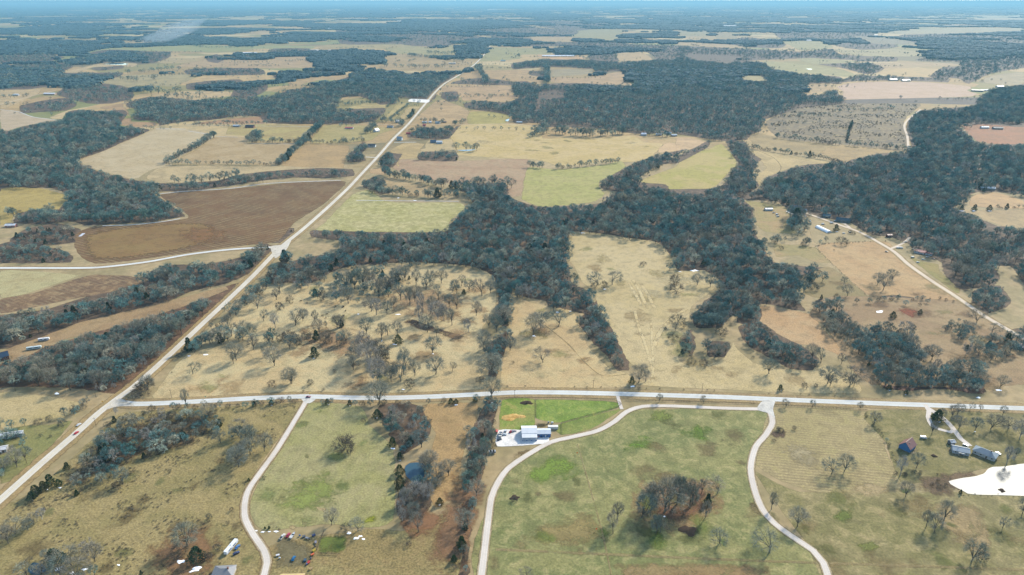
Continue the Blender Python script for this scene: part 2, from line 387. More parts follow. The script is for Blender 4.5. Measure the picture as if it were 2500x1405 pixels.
field('F 450 90 600 100 780 130 830 200 870 322 640 312 560 252 550 150', (186, 160, 116), (172, 158, 104))
field('F 700 400 1000 422 1120 532 1000 532 870 482 720 492', (186, 160, 116), (168, 154, 106))
field('F 1010 430 1100 390 1500 380 1580 460 1700 560 1850 670 2050 802 1750 792 1550 762 1360 762', (202, 172, 128), (190, 158, 116), (172, 140, 100))
field('F 960 260 1200 220 1380 330 1480 378 1100 388 1000 400 960 330', (178, 160, 120), (188, 168, 128))
field('F 560 930 620 835 960 900 1050 1000 1190 1142 1190 1202 1060 1152 960 1122 800 1112', (204, 174, 132), (194, 160, 118), (170, 138, 100))
field('F 1660 480 1730 550 2000 750 2030 722 1890 592 1880 542 1760 522', (170, 152, 98), (156, 146, 90))
field('F 890 640 1100 560 1360 760 1350 800 1150 810 930 760', (170, 148, 106), (158, 142, 100), clear=False)
field('F 1120 770 2060 805 2200 880 2450 1050 2488 1120 2488 1405 1400 1405 1190 1180 1060 990 950 900', (178, 154, 116), (164, 138, 104), (146, 120, 92), clear=False)
field('P 1395 568 1450 568 1530 580 1600 590 1625 605 1645 640 1660 662 1720 660 1755 685 1740 710 1690 750 1680 800 1655 820 1660 880 1690 895 1760 880 1790 835 1800 850 1840 885 1900 900 1990 900 2020 890 2100 962 1560 942 1600 920 1540 890 1520 860 1490 800 1460 760 1450 715 1420 690 1400 650 1385 630', (210, 190, 146), (200, 180, 134), (186, 166, 120), patch=90, clear=False)
field('P 376 975 388 945 420 900 470 850 500 810 560 770 640 705 700 690 800 690 900 650 1000 640 1150 650 1210 680 1210 760 1180 800 1190 850 1195 946 1170 955 900 962 600 967', (214, 196, 152), (206, 184, 140), (190, 164, 122), patch=45, clear=False)
field('P 1245 720 1300 740 1400 760 1410 790 1440 850 1490 900 1530 910 1545 945 1240 947 1222 900 1240 820', (212, 190, 144), (204, 178, 134), (186, 160, 116), clear=False)
field('P 790 545 860 475 905 465 940 490 1000 495 1120 495 1137 510 1100 540 1085 567 900 567 800 564 768 562', (196, 184, 132), (186, 176, 118), (206, 194, 150), stripe=(96, 5, (160, 158, 96), .7))
field('P 390 477 450 468 560 462 700 447 832 442 845 450 790 500 720 545 680 590 600 600 480 615 340 635 230 645 190 620 180 600 185 570 230 553 330 550 410 540 458 533 450 520 420 500', (132, 100, 66), (118, 90, 60), (104, 80, 56), name='ploughed_field', stripe=(-62, 7, (156, 134, 92), .8), patch=120)
patch('P 185 575 300 552 460 540 540 545 540 590 430 618 300 638 200 640', (154, 128, 80), (144, 116, 72), f=.4, stripe=(-62, 7, (150, 108, 68), .7), soft=False)
patch('P 430 545 540 555 600 585 520 605 430 600', (152, 114, 74), (146, 110, 72), f=.7)
field('D 0 590 300 595 580 622 500 652 380 692 200 752 0 787', (198, 186, 140), (188, 172, 128))
field('D 0 792 250 747 400 692 560 642 650 617 880 622 1080 652 980 692 750 752 480 802 250 852 0 897', (146, 118, 88), (128, 102, 78), (170, 146, 108), stripe=(-60, 6, (160, 140, 104), .5))
field('P 0 462 100 460 168 480 145 512 100 512 40 522 30 542 0 552', (190, 174, 112), (178, 162, 104))
field('D 0 1170 300 1060 560 960 900 880 1300 780 1620 700 1640 722 1300 852 800 1002 500 1072 350 1122 200 1202 0 1262', (182, 156, 118), (172, 144, 108), (150, 124, 92))
field('G 0 112 300 130 560 180 575 222 450 292 330 322 0 362', (204, 184, 138), (192, 174, 124))
# ---- foreground
field('G 0 385 400 332 520 312 300 562 150 682 0 762', (156, 148, 100), (146, 144, 92), (130, 124, 80), clear=False)
field('P -40 1440 -40 1262 80 1200 250 1050 300 1008 560 992 735 985 690 1060 640 1130 600 1200 590 1260 640 1320 660 1440', (176, 158, 112), (160, 146, 100), (138, 122, 82), patch=30, mid=7, name='rough_pasture', clear=False, tuft=.7)
field('P 752 985 880 992 905 1040 960 1090 967 1170 962 1270 900 1292 800 1282 640 1297 612 1260 610 1220 640 1160 690 1080', (180, 170, 124), (170, 164, 110), (154, 146, 98), patch=50, clear=False, tuft=.55, stripe=(8, 9, (164, 160, 104), .35))
field('P 1030 990 1165 985 1160 1040 1135 1100 1115 1200 1060 1242 1040 1150 1060 1060', (192, 162, 116), (178, 150, 106), (150, 122, 86), clear=False)
field('P 640 1440 660 1330 900 1292 1000 1292 1120 1242 1100 1440', (170, 156, 108), (160, 142, 98), (140, 118, 84), clear=False, tuft=.8)
field('P 1225 978 1306 975 1306 1040 1290 1052 1222 1062', (158, 160, 84), (140, 162, 66), (166, 146, 96), name='lawn', clear=False)
field('P 1308 976 1500 981 1512 996 1370 1033 1308 1022', (144, 162, 76), (132, 156, 64), (158, 156, 88), name='lawn', clear=False, patch=25)
field('P 1370 1033 1515 998 1492 1020 1440 1050 1370 1064 1350 1045', (136, 158, 70), (146, 154, 78), (150, 138, 90), name='lawn', clear=False)
field('P 1180 1440 1200 1200 1240 1135 1350 1083 1480 1043 1560 1000 1872 1002 1882 1030 1837 1110 1832 1180 1862 1250 1962 1320 2045 1440', (156, 152, 102), (142, 144, 88), (174, 160, 116), name='meadow', patch=40, mid=9, clear=False, tuft=.55)
field('P 1890 998 2112 1003 2150 1060 2172 1120 2205 1192 2120 1202 2050 1222 1900 1172 1842 1132 1852 1080', (180, 164, 118), (190, 172, 128), (156, 146, 98), clear=False, stripe=(100, 3.6, (150, 132, 96), .55))
field('P 1837 1150 1950 1200 2200 1200 2540 1215 2540 1440 2045 1440 1962 1320', (158, 146, 104), (146, 138, 92), (176, 158, 118), name='meadow', patch=40, clear=False, tuft=.55)
field('P 2117 1002 2540 1012 2540 1130 2420 1142 2320 1167 2200 1182 2160 1080', (148, 138, 96), (138, 130, 84), (162, 146, 106), name='lawn', clear=False, patch=30)
BR = (138, 160, 66)
patch('P 1240 1205 1270 1150 1340 1100 1440 1100 1460 1130 1420 1170 1320 1190 1270 1215', BR, (142, 164, 70), patch=15)
patch('P 1480 1100 1560 1060 1620 1070 1600 1100 1530 1110', (132, 164, 60), patch=15)
patch('P 1640 1050 1700 1030 1760 1050 1720 1090 1660 1080', (130, 156, 60), patch=15)
patch('P 1580 1000 1690 1005 1660 1030 1560 1040', (148, 158, 76), patch=15)
patch('P 1250 1290 1420 1240 1520 1270 1500 1340 1300 1350', (176, 158, 108), patch=18)
patch('P 1520 1240 1540 1180 1640 1150 1760 1170 1780 1230 1720 1310 1600 1320 1530 1290', (186, 158, 116), (176, 144, 106), f=.35)
patch('P 1545 1240 1560 1190 1640 1165 1740 1180 1740 1240 1690 1275 1600 1285', (160, 122, 92), (146, 110, 84), f=.4, level=2, name='leaf_litter')
patch('P 1100 1130 1150 1090 1210 1110 1200 1180 1180 1260 1170 1440 1000 1440 1030 1320 1070 1220', (166, 132, 98), (156, 122, 92), f=.6, name='leaf_litter')
patch('P 960 1280 1060 1220 1120 1240 1080 1330 1000 1345', (160, 122, 90), (150, 114, 84), f=.7, name='leaf_litter')
patch('P 340 1405 330 1340 420 1270 520 1260 560 1330 520 1440 360 1440', (160, 126, 92), (150, 118, 86), f=.6, name='leaf_litter')
patch('P 1990 1405 1930 1370 1700 1372 1480 1370 1400 1390 1420 1440 1990 1440', (172, 150, 108), (170, 142, 102), f=.5)
patch('P 2050 1180 2200 1180 2210 1210 2080 1220 2040 1200', (206, 184, 140), f=.6); patch('P 2230 1220 2400 1215 2420 1290 2440 1400 2350 1390 2300 1290', (196, 172, 128), f=.6)
patch('P 1890 1080 1980 1085 2040 1150 1980 1160 1900 1110', (194, 178, 140), f=.7)
patch('P 2000 1255 2090 1240 2080 1280 2010 1270', (132, 142, 66), f=.8); patch('P 2050 1330 2170 1315 2140 1350 2060 1350', (142, 144, 74), f=.8)
patch('P 2190 1190 2240 1195 2230 1210 2180 1205', (112, 124, 62), f=.8)
patch('P 1310 1030 1350 1035 1330 1048 1290 1045', (92, 84, 56), f=.8); patch('P 1260 1050 1280 1035 1285 1060 1270 1070', (100, 78, 58), f=.8)
patch('P 640 1230 720 1160 830 1120 870 1200 820 1260 700 1280', (166, 174, 92), f=.8); patch('P 880 1265 930 1250 920 1285 870 1285', (176, 178, 60), f=.8)
patch('P 765 1238 800 1238 795 1250 768 1250', (228, 204, 156), f=.4); patch('P 700 1282 722 1280 716 1300 706 1300', (218, 194, 146), f=.6); patch('P 735 1268 760 1272 745 1288', (206, 188, 142), f=.7)
patch('P 776 1315 850 1305 840 1350 780 1355', (138, 150, 70), f=.4); patch('P 660 1305 760 1310 780 1360 740 1405 670 1405', (150, 138, 104), f=.6)
patch('F 1550 860 1650 840 1740 870 1700 940 1580 900', (160, 92, 62), f=.6); patch('P 1240 1105 1330 1092 1320 1110 1260 1125', (150, 128, 90), f=.7)
patch('P 880 700 1100 690 1200 740 1190 780 1050 800 900 760', (196, 166, 128), f=.8, name='leaf_litter'); patch('P 1270 800 1340 795 1350 830 1280 830', (180, 144, 108), f=.8, name='leaf_litter')
patch('P 600 800 800 780 960 830 940 930 860 920 760 860', (192, 160, 122), f=.8, name='leaf_litter')
patch('P 960 760 1010 780 1100 810 1180 830 1170 850 1060 815 970 790', (112, 92, 76), f=.5, name='leaf_litter')
patch('P 340 1010 540 1000 540 1070 330 1130 120 1220 60 1240 200 1110', (124, 104, 80), (138, 118, 88), f=.5, name='leaf_litter')
patch('P 2240 1160 2420 1140 2330 1200 2390 1215 2280 1220 2180 1180', (138, 116, 90), f=.5, name='leaf_litter')
patch('P 1870 1050 1930 1045 1915 1075 1880 1075', (112, 92, 74), f=.7); patch('P 1825 1215 1870 1245 1870 1275 1830 1250', (112, 98, 72), f=.6)
patch('P 1660 1290 1710 1285 1705 1308 1665 1308', (96, 84, 68), f=.4)

# ---- mottling: greener, drier and barer places
mr = random.Random(77)
def mottle(s, n, cols, lo, hi):
    pp = pts(s); bx = [p[0] for p in pp]; by = [p[1] for p in pp]; k = 0
    while k < n:
        px, py = mr.uniform(min(bx), max(bx)), mr.uniform(min(by), max(by))
        if not inside((px, py), pp): continue
        x, y = gnd(px, py); r = mr.uniform(lo, hi); a0 = mr.uniform(0, 3.14); el = mr.uniform(.35, .8); P = []
        for q in range(20):
            a = q * .31416; rr = r * (1 + .35 * mnoise.noise((math.cos(a) * 1.2, math.sin(a) * 1.2, k * 3.1 + px)))
            u, v = math.cos(a) * rr, math.sin(a) * rr * el; P.append((x + u * math.cos(a0) - v * math.sin(a0), y + u * math.sin(a0) + v * math.cos(a0)))
        c = mr.choice(cols); tag(sheet('grass_patch', P, gmat(c, shade(c, .95), shade(c, .88), soft=True, amax=.55), 2, .85, blob=True), kind='structure'); k += 1
mottle('P 1200 1380 1215 1190 1350 1090 1560 1010 1860 1010 1830 1180 1960 1330', 30, [(124, 126, 72), (176, 160, 114), (138, 156, 72), (150, 134, 96), (130, 150, 64)], 8, 26)
mottle('P 1850 1160 2200 1205 2500 1220 2500 1400 2040 1400', 20, [(130, 128, 76), (182, 162, 116), (140, 144, 78), (158, 138, 98)], 7, 22)
mottle('P 0 1400 0 1270 300 1020 720 990 600 1200 640 1400', 30, [(140, 122, 86), (184, 166, 118), (150, 148, 98), (128, 112, 80)], 6, 18)
mottle('P 640 1280 620 1230 750 1000 880 1000 960 1270', 14, [(158, 166, 98), (184, 172, 126), (146, 142, 96)], 6, 18)
mottle('P 400 960 560 780 700 700 1180 680 1190 940', 30, [(196, 164, 122), (222, 208, 164), (186, 154, 116), (196, 188, 132), (206, 176, 130)], 10, 34)
mottle('P 1250 930 1260 740 1400 770 1530 930', 12, [(196, 164, 120), (216, 200, 154), (190, 180, 124)], 8, 24)
mottle('P 1400 580 1600 600 1740 700 1680 800 1700 880 2080 950 1600 930', 26, [(196, 178, 128), (218, 202, 160), (194, 170, 126), (186, 180, 124)], 12, 40)
mottle('P 2030 690 2360 690 2480 840 2480 960 2400 960 2260 800', 24, [(150, 122, 94), (190, 168, 128), (162, 138, 102), (170, 158, 112)], 10, 30)
mottle('P 1130 300 1600 330 1580 390 1130 370', 12, [(192, 176, 118), (214, 196, 150), (178, 168, 112)], 15, 50)

# ------------------------------------------------------------------ roads
def strip(name, P, w, mat, z, parent=None, step=6.0, wfun=None):
    S = smooth(P, step); v = []; n = len(S)
    for i, (x, y) in enumerate(S):
        a = S[max(0, i - 1)]; b = S[min(n - 1, i + 1)]; d = Vector((b[0] - a[0], b[1] - a[1])).normalized(); nx, ny = -d.y, d.x
        ww = w * (wfun(i / (n - 1)) if wfun else 1)
        for k in (-1, -.5, 0, .5, 1): v.append((x + nx * ww / 2 * k, y + ny * ww / 2 * k, z))
    f = [(i * 5 + k, i * 5 + k + 1, i * 5 + k + 6, i * 5 + k + 5) for i in range(n - 1) for k in range(4)]
    me = bpy.data.meshes.new(name); me.from_pydata(v, [], [q[::-1] for q in f]); me.materials.append(mat)
    at = me.attributes.new('across', 'FLOAT', 'POINT'); at.data.foreach_set('value', [-1., -.5, 0., .5, 1.] * n)
    ed = me.attributes.new('edge', 'FLOAT', 'POINT'); ed.data.foreach_set('value', [0., 1., 1., 1., 0.] * n)
    return link(bpy.data.objects.new(name, me), parent)
mark = plain('road_paint', (226, 200, 140), .8, .1, .25, .3)
ROADS = []; SHOULDER = gmat((206, 190, 160), (190, 172, 140), (170, 150, 118), mid=4, fine=.8, patch=18)
def road(s, w, mat, name='road', verge=None, vc=(186, 160, 116), line=False, z=.22, clear=None):
    P = [gnd(*p) for p in pts(s)]
    o = tag(strip(name, P, w, M[mat], z + len(ROADS) * .004), kind='structure'); ROADS.append((P, clear if clear is not None else w / 2 + 4))
    if verge: tag(strip('verge', P, w + verge, gmat(vc, shade(vc, .92), (150, 136, 92), patch=30, mid=6), .16 + len(ROADS) * .002), kind='structure')
    if verge: tag(strip('shoulder', P, w + 3.4, SHOULDER, .205 + len(ROADS) * .001), kind='structure')
    if line: strip('road_marking', P, .3, mark, z + .03 + len(ROADS) * .004, o)
    return o
HWY = 'P -80 1293 0 1222 100 1133 187 1058 240 1010 285 975 330 942 400 880 500 786 560 730 620 672 685 605 740 560 800 507 850 460 880 428 925 380 960 340 1000 300 1040 252 1063 225 1085 205 1110 190 1140 172 1165 152 1185 130 1197 113'
road(HWY, 7.0, 'chipseal', name='highway', verge=16, line=True, clear=10)
CTY = 'P 285 982 330 987 400 985 500 980 600 974 700 970 760 969 860 972 960 972 1060 969 1160 964 1260 959 1360 959 1460 961 1600 965 1760 970 1900 976 2100 984 2300 991 2500 998 2600 1002'
road(CTY, 7.4, 'concrete', name='county_road', verge=15, vc=(182, 158, 118), line=True, clear=9)
road('P -60 655 60 655 200 655 260 652 360 640 460 622 560 610 640 605 690 604', 6.4, 'concrete', name='side_road', verge=12, vc=(180, 152, 112))
road('P 750 972 742 990 715 1035 675 1100 635 1155 605 1200 597 1240 600 1270 618 1305 645 1345 652 1375 645 1405 620 1440', 4.0, 'gravel', name='gravel_drive', verge=5, vc=(168, 140, 102))
road('P 1172 1430 1180 1370 1192 1270 1200 1215 1215 1180 1240 1145 1290 1110 1345 1080 1400 1067 1460 1052 1500 1030 1530 1006 1570 993 1640 992 1760 997 1850 999 1875 995', 4.3, 'gravel', name='gravel_drive', verge=4, vc=(160, 142, 100))
road('P 1868 980 1872 992 1880 1008 1886 1032 1870 1062 1846 1090 1834 1130 1834 1160 1845 1205 1862 1245 1890 1278 1930 1308 1985 1345 2010 1375 2022 1410 2035 1450', 4.3, 'gravel', name='gravel_drive', verge=4, vc=(160, 142, 100))
road('P 1940 512 1985 527 2050 550 2100 568 2150 595 2185 617 2220 648 2280 690 2330 722 2400 770 2460 805 2500 828 2580 880', 5.6, 'gravel2', name='dirt_road', verge=8, vc=(184, 158, 112), clear=7)
road('P 2175 608 2200 597 2216 586 2220 580', 4.2, 'gravel2', name='driveway'); road('P 2037 538 2060 546 2078 560', 5, 'gravel2', name='driveway')
road('P 2258 988 2268 1005 2266 1020 2275 1040 2290 1048 2320 1056 2330 1050', 4.0, 'gravel', name='driveway')
road('P 2262 995 2300 1020 2325 1045 2345 1072 2368 1090', 4.6, 'gravel', name='driveway')
road('P 1508 968 1512 982 1518 1000', 3.2, 'gravel', name='driveway')
road('B 490 893 560 890 760 892 1000 890 1240 888 1420 905', 3.0, 'gravel2', name='lane', clear=3); road('B 490 893 400 893 200 888 0 886', 3.0, 'gravel2', name='lane', clear=3)
road('B 270 1128 200 1124', 4, 'concrete', name='driveway'); road('B 400 1020 560 1018', 4, 'concrete', name='driveway')
road('C 1750 785 1690 830 1640 880 1635 920 1655 980 1662 1075', 6, 'gravel2', name='track', clear=8)
road('A 0 785 130 800 240 838 430 862', 3.5, 'concrete', name='lane', clear=3); road('A 640 590 520 620 300 670 0 750', 3.0, 'gravel2', name='lane', clear=3)
road('P 1263 48 1300 27', 12, 'gravel2', name='far_road', clear=3)
tan_m = gmat((188, 168, 124), (178, 158, 116), (166, 146, 106), soft=True, amax=.6)
for q_, (s, w) in enumerate((('P 1210 1342 1500 1355 1800 1368 2300 1385 2560 1395', 3.2), ('P 1410 1085 1440 1190 1470 1300 1500 1440', 1.4), ('E 1480 980 1640 1110 1770 1250 1890 1340 2060 1330', 2.2), ('C 590 1080 700 1130 750 1190 740 1230', 3))):
    tag(strip('wheel_track', [gnd(*p) for p in pts(s)], w, tan_m, .17 + q_ * .002), kind='structure')
hay_m = gmat((232, 212, 166), (224, 202, 154), (212, 188, 140), soft=True)
for q_, (s, w) in enumerate((('P 1535 690 1552 720 1566 748', 6), ('P 1545 684 1562 712 1580 754', 6), ('P 1563 690 1580 718 1598 752', 6), ('P 1550 760 1560 800 1575 840 1590 890 1600 930', 5), ('P 1590 790 1592 840 1595 900 1588 935', 4), ('P 1675 755 1640 780 1612 810 1596 850', 7))):
    tag(strip('hay_track', [gnd(*p) for p in pts(s)], w, hay_m, .186 + q_ * .0015), kind='structure')
def pad(s, mat, name='gravel_yard', z=.205):
    G_ = smooth([gnd(*p) for p in pts(s)], 4, True); CLEAR.append(pts(s))
    o = sheet(name, G_, mat, 0, .8); o.location.z = z; return tag(o, kind='structure')
yard_m = ground_mat('yard_gravel', (236, 232, 226), (222, 216, 208), (196, 186, 174), patch=20, mid=6, tuft=.3, k=.72)
pad('P 1214 1091 1217 1051 1270 1050 1340 1058 1341 1077 1358 1078 1337 1084', yard_m)
apron_m = ground_mat('apron_gravel', (226, 222, 212), (214, 208, 196), (200, 190, 174), patch=20, mid=6, tuft=.3, k=.58)
hw_apron = ground_mat('highway_apron', (224, 214, 196), (212, 202, 184), (198, 186, 166), patch=20, mid=6, tuft=.3, k=.58)
pad('P 1863 978 1893 978 1888 1000 1893 1022 1876 1010 1850 1003 1848 994', apron_m, 'junction_apron', .24)
pad('P 258 1002 285 972 316 982 330 993 300 993 280 995', hw_apron, 'junction_apron', .24)
pad('P 660 603 690 598 712 585 700 610 672 632', hw_apron, 'junction_apron', .24)
pad('P 735 975 772 975 757 986 747 986', apron_m, 'junction_apron', .24)
pad('B 505 728 525 708 650 715 640 735', yard_m); pad('F 780 165 880 165 930 185 860 195', yard_m)
# snow lying along shaded field edges
snow_e = ground_mat('snow_edge', (236, 240, 246), (226, 232, 242), (206, 214, 226), patch=15, mid=4, tuft=.2)
for s, w in (('P 390 474 450 468 560 461 640 450 700 446 832 441', 3.2), ('P 250 552 330 549 410 540 440 534', 3.0), ('A 1115 922 1330 924', 4), ('A 1345 938 1500 962', 3), ('A 1550 978 1700 982', 2.5), ('A 1790 1027 2120 1032', 2), ('A 1330 895 2280 908', 2), ('P 870 490 1120 492', 2.4), ('P 195 578 205 570', 6)):
    tag(strip('snow_strip', [gnd(*p) for p in pts(s)], w, snow_e, .19), kind='structure')
# ------------------------------------------------------------------ water
def water(s, mat, name, label=None):
    G_ = smooth([gnd(*p) for p in pts(s)], 2.5, True)
    area = sum(G_[i - 1][0] * G_[i][1] - G_[i][0] * G_[i - 1][1] for i in range(len(G_)))
    if area < 0: G_ = G_[::-1]
    me = bpy.data.meshes.new(name); me.from_pydata([(x, y, .26) for x, y in G_], [], [tuple(range(len(G_)))]); me.materials.append(mat)
    o = link(bpy.data.objects.new(name, me)); return tag(o, label, kind='structure')
patch('H 440 640 500 590 580 585 650 620 650 690 600 780 540 800 470 740', (176, 148, 110), f=.3, name='muddy_bank')
water('H 472 655 480 632 505 614 560 608 606 616 616 630 606 662 614 700 590 735 574 768 556 764 530 752 508 728 484 706', M['pond'], 'pond', 'small blue pond ringed by cedars')
water('P 2316 1176 2326 1173 2350 1168 2380 1164 2402 1157 2412 1146 2424 1141 2450 1140 2500 1133 2620 1126 2620 1217 2500 1212 2440 1210 2390 1209 2362 1206 2348 1198 2334 1191 2320 1183', M['lake'], 'lake', 'glaring white lake below the farmhouses')
water('P 68 1390 80 1375 105 1378 115 1395 95 1405 75 1402', M['pond'], 'pond', 'small pond in the corner')
for s in ('B 850 1075 990 1070 920 1082', 'A 1010 640 1060 632 1100 640 1060 650', 'B 1195 862 1225 850 1215 870', 'C 930 492 975 494 960 502', 'A 730 460 830 450 915 456 890 466', 'A 170 350 330 344 500 348 330 356'):
    water(s, M['pond'], 'pond')

# ------------------------------------------------------------------ tree prototypes (unit height, instanced or copied)
def perp(d, rnd):
    a = Vector((rnd.gauss(0, 1), rnd.gauss(0, 1), rnd.gauss(0, 1))); a -= d * a.dot(d)
    return a.normalized() if a.length > 1e-4 else Vector((1, 0, 0))
def prism(V, F, p, q, r0, r1, n=3):
    d = (q - p).normalized(); a = d.orthogonal().normalized(); b = d.cross(a); i0 = len(V)
    for r, c in ((r0, p), (r1, q)):
        for k in range(n):
            t = 2 * math.pi * k / n; V.append(tuple(c + a * math.cos(t) * r + b * math.sin(t) * r))
    for k in range(n): F.append((i0 + k, i0 + (k + 1) % n, i0 + n + (k + 1) % n, i0 + n + k))
def twig(V, F, p, q, w, rnd):
    s = perp((q - p).normalized(), rnd) * w; i = len(V)
    V.extend([tuple(p - s), tuple(p + s), tuple(q)]); F.append((i, i + 1, i + 2))
def bare_tree(seed, spread=1.0, trunk=.26, lim=10, n2=5, n3=4, n4=5, tw=.004, shrub=False, lean=.04):
    """a bare broadleaf: trunk, limbs, branches and twigs that end on a rough dome"""
    rnd = random.Random(seed); TV, TF, CV, CF = [], [], [], []
    fork = Vector((rnd.uniform(-.02, .02), rnd.uniform(-.02, .02), trunk * .8 if not shrub else .03))
    zc = .56 if not shrub else .36; E = Vector((.44 * spread, .44 * spread * rnd.uniform(.85, 1.1), .44 if not shrub else .6)); C = Vector((rnd.uniform(-lean, lean), rnd.uniform(-lean, lean), zc * (1 - lean + .04)))
    prism(TV, TF, Vector((0, 0, -.03)), fork, .021 if not shrub else .008, .015 if not shrub else .006, 5)
    def on(u, r): return C + Vector((u.x * E.x, u.y * E.y, u.z * E.z)) * r
    def turn(u, a): return (u + Vector((rnd.gauss(0, a), rnd.gauss(0, a), rnd.gauss(0, a)))).normalized()
    ph = rnd.uniform(0, 6.28)
    for i in range(lim):
        uz = -.42 + 1.4 * (i + .5) / lim; ra = math.sqrt(max(0, 1 - uz * uz)); an = ph + i * 2.39996 + rnd.uniform(-.3, .3)
        u = Vector((math.cos(an) * ra, math.sin(an) * ra, uz)); q = on(u, rnd.uniform(.4, .66)); s0 = fork * rnd.uniform(.75, 1.0)
        m = s0.lerp(q, .5) + Vector((rnd.uniform(-.02, .02), rnd.uniform(-.02, .02), rnd.uniform(0, .05)))
        lump = rnd.uniform(.84, 1.1)
        prism(TV, TF, s0, m, .0105, .0075, 4); prism(TV, TF, m, q, .0075, .005, 3)
        for j in range(n2):
            u2 = turn(u, .33); p2 = m.lerp(q, rnd.uniform(.3, 1)); q2 = on(u2, rnd.uniform(.5, .86) * lump)
            prism(CV, CF, p2, q2, .0045, .0025, 3)
            for k in range(n3):
                u3 = turn(u2, .2); p3 = p2.lerp(q2, rnd.uniform(.35, 1)); q3 = on(u3, rnd.uniform(.6, 1.0) * lump)
                twig(CV, CF, p3, q3, max(.003, tw), rnd)
                for w in range(n4):
                    u4 = turn(u3, .13); p4 = p3.lerp(q3, rnd.uniform(.3, 1)); twig(CV, CF, p4, on(u4, rnd.uniform(.68, 1.12) * lump), tw, rnd)
    zt = max(v[2] for v in CV)
    return [[(x / zt, y / zt, z / zt) for x, y, z in L] for L in (TV, CV)], TF, CF
def cedar(seed, rad=.3, n=800, base=.04):
    rnd = random.Random(seed); TV, TF, CV, CF = [], [], [], []
    prism(TV, TF, Vector((0, 0, -.03)), Vector((0, 0, .8)), .03, .008, 5)
    for i in range(n):
        t = rnd.random() ** 1.25; z = base + t * (1 - base)
        lump = 1 + .22 * math.sin(9 * z + seed) * math.cos(seed)
        rr = rad * (1 - t) ** .62 * min(1, .55 + 4 * t) * math.sqrt(rnd.uniform(.02, 1.1)) * lump; a = rnd.uniform(0, 6.283)
        p = Vector((math.cos(a) * rr, math.sin(a) * rr, z)); s = rnd.uniform(.04, .075)
        u = perp(Vector((0, 0, 1)), rnd); i0 = len(CV)
        out = Vector((math.cos(a), math.sin(a), .5)).normalized(); w = out.cross(u).normalized()
        CV.extend([tuple(p - w * s * .6), tuple(p + w * s * .6), tuple(p + out * s * 1.3 + u * s * .3)]); CF.append((i0, i0 + 1, i0 + 2))
    return [TV, CV], TF, CF
def clump(seed):
    """a block of wood about four crowns across, seen from far off"""
    rnd = random.Random(seed); n = 13; V, F = [], []
    cr = [(rnd.uniform(-.46, .46), rnd.uniform(-.46, .46), rnd.uniform(.12, .2), rnd.uniform(.75, 1.0)) for _ in range(22)]
    for j in range(n):
        for i in range(n):
            x = -.56 + 1.12 * i / (n - 1); y = -.56 + 1.12 * j / (n - 1); h = 0
            for cx, cy, r, t in cr:
                d = math.hypot(x - cx, y - cy) / r
                if d < 1.2: h = max(h, t * (.35 + .65 * math.sqrt(max(0, 1 - (d / 1.2) ** 2))))
            V.append((x + rnd.uniform(-.03, .03), y + rnd.uniform(-.03, .03), h * 1.0 - .02))
    F = [(j * n + i, j * n + i + 1, (j + 1) * n + i + 1, (j + 1) * n + i) for j in range(n - 1) for i in range(n - 1)]
    return V, F
def mk(name, V, F, mats, fm=None):
    me = bpy.data.meshes.new(name); me.from_pydata(V, [], F)
    for m in mats: me.materials.append(m)
    if fm: me.polygons.foreach_set('material_index', fm)
    me.update(); return me
def joined(name, b, crown, trunk='trunk'):
    (TV, CV), TF, CF = b; o = len(TV)
    return mk(name, TV + CV, TF + [tuple(i + o for i in f) for f in CF], [M[trunk], M[crown]], [0] * len(TF) + [1] * len(CF))
near = [bare_tree(i, sp, tr, lim + 4, 5, 5, 5, .003) for i, (sp, tr, lim) in enumerate([(1, .24, 7), (.85, .3, 6), (1.15, .2, 7), (.95, .26, 6), (.75, .34, 6), (1.05, .22, 8), (.6, .3, 6)])] + [bare_tree(20 + i, sp, tr, lim, 5, 5, 5, .003, lean=ln) for i, (sp, tr, lim, ln) in enumerate([(.8, .3, 7, .16), (.95, .2, 12, .1), (1.25, .16, 9, .14), (1.1, .3, 8, .2)])]
NEAR = [(mk('trunk', b[0][0], b[1], [M['trunk']]), mk('crown', b[0][1], b[2], [M['bark']])) for b in near]
NEARP = [(mk('trunk', b[0][0], b[1], [M['pale']]), mk('crown', b[0][1], b[2], [M['pale']])) for b in near[3:7]]
ced = [cedar(40 + i, r) for i, r in enumerate((.3, .4, .24, .5))]
CED = [(mk('trunk', b[0][0], b[1], [M['trunk']]), mk('crown', b[0][1], b[2], [M['cedar']])) for b in ced]
shr = [bare_tree(60 + i, sp, .05, 9, 4, 4, 4, .008, True) for i, sp in enumerate((1.3, 1.6, 1.1))]
SHR = [(mk('stem', b[0][0], b[1], [M['brush']]), mk('crown', b[0][1], b[2], [M['brush']])) for b in shr]
def proto(name, me): return bpy.data.objects.new(name, me)       # never linked to the scene: only instanced
P_MID = [proto('tree_pattern', joined('wood_tree', bare_tree(100 + i, sp, tr, 9, 4, 4, 4, .008), 'wood')) for i, (sp, tr) in enumerate([(1, .26), (.85, .3), (1.1, .22), (.95, .26), (.8, .3)])]
P_MID.append(proto('tree_pattern', joined('pale_tree', bare_tree(120, .8, .3, 8, 4, 4, 4, .006), 'pale', 'pale')))
P_MID.append(proto('tree_pattern', joined('cedar_tree', ced[0], 'cedar')))
P_FAR = [proto('tree_pattern', joined('far_tree', bare_tree(140 + i, 1.0, .24, 7, 3, 3, 2, .022), 'wood')) for i in range(4)]
P_CLUMP = [proto('wood_pattern', mk('wood_block', *clump(160 + i), [M['canopy']])) for i in range(4)]
P_SHR = [proto('shrub_pattern', joined('shrub', b, 'brush', 'brush')) for b in shr]

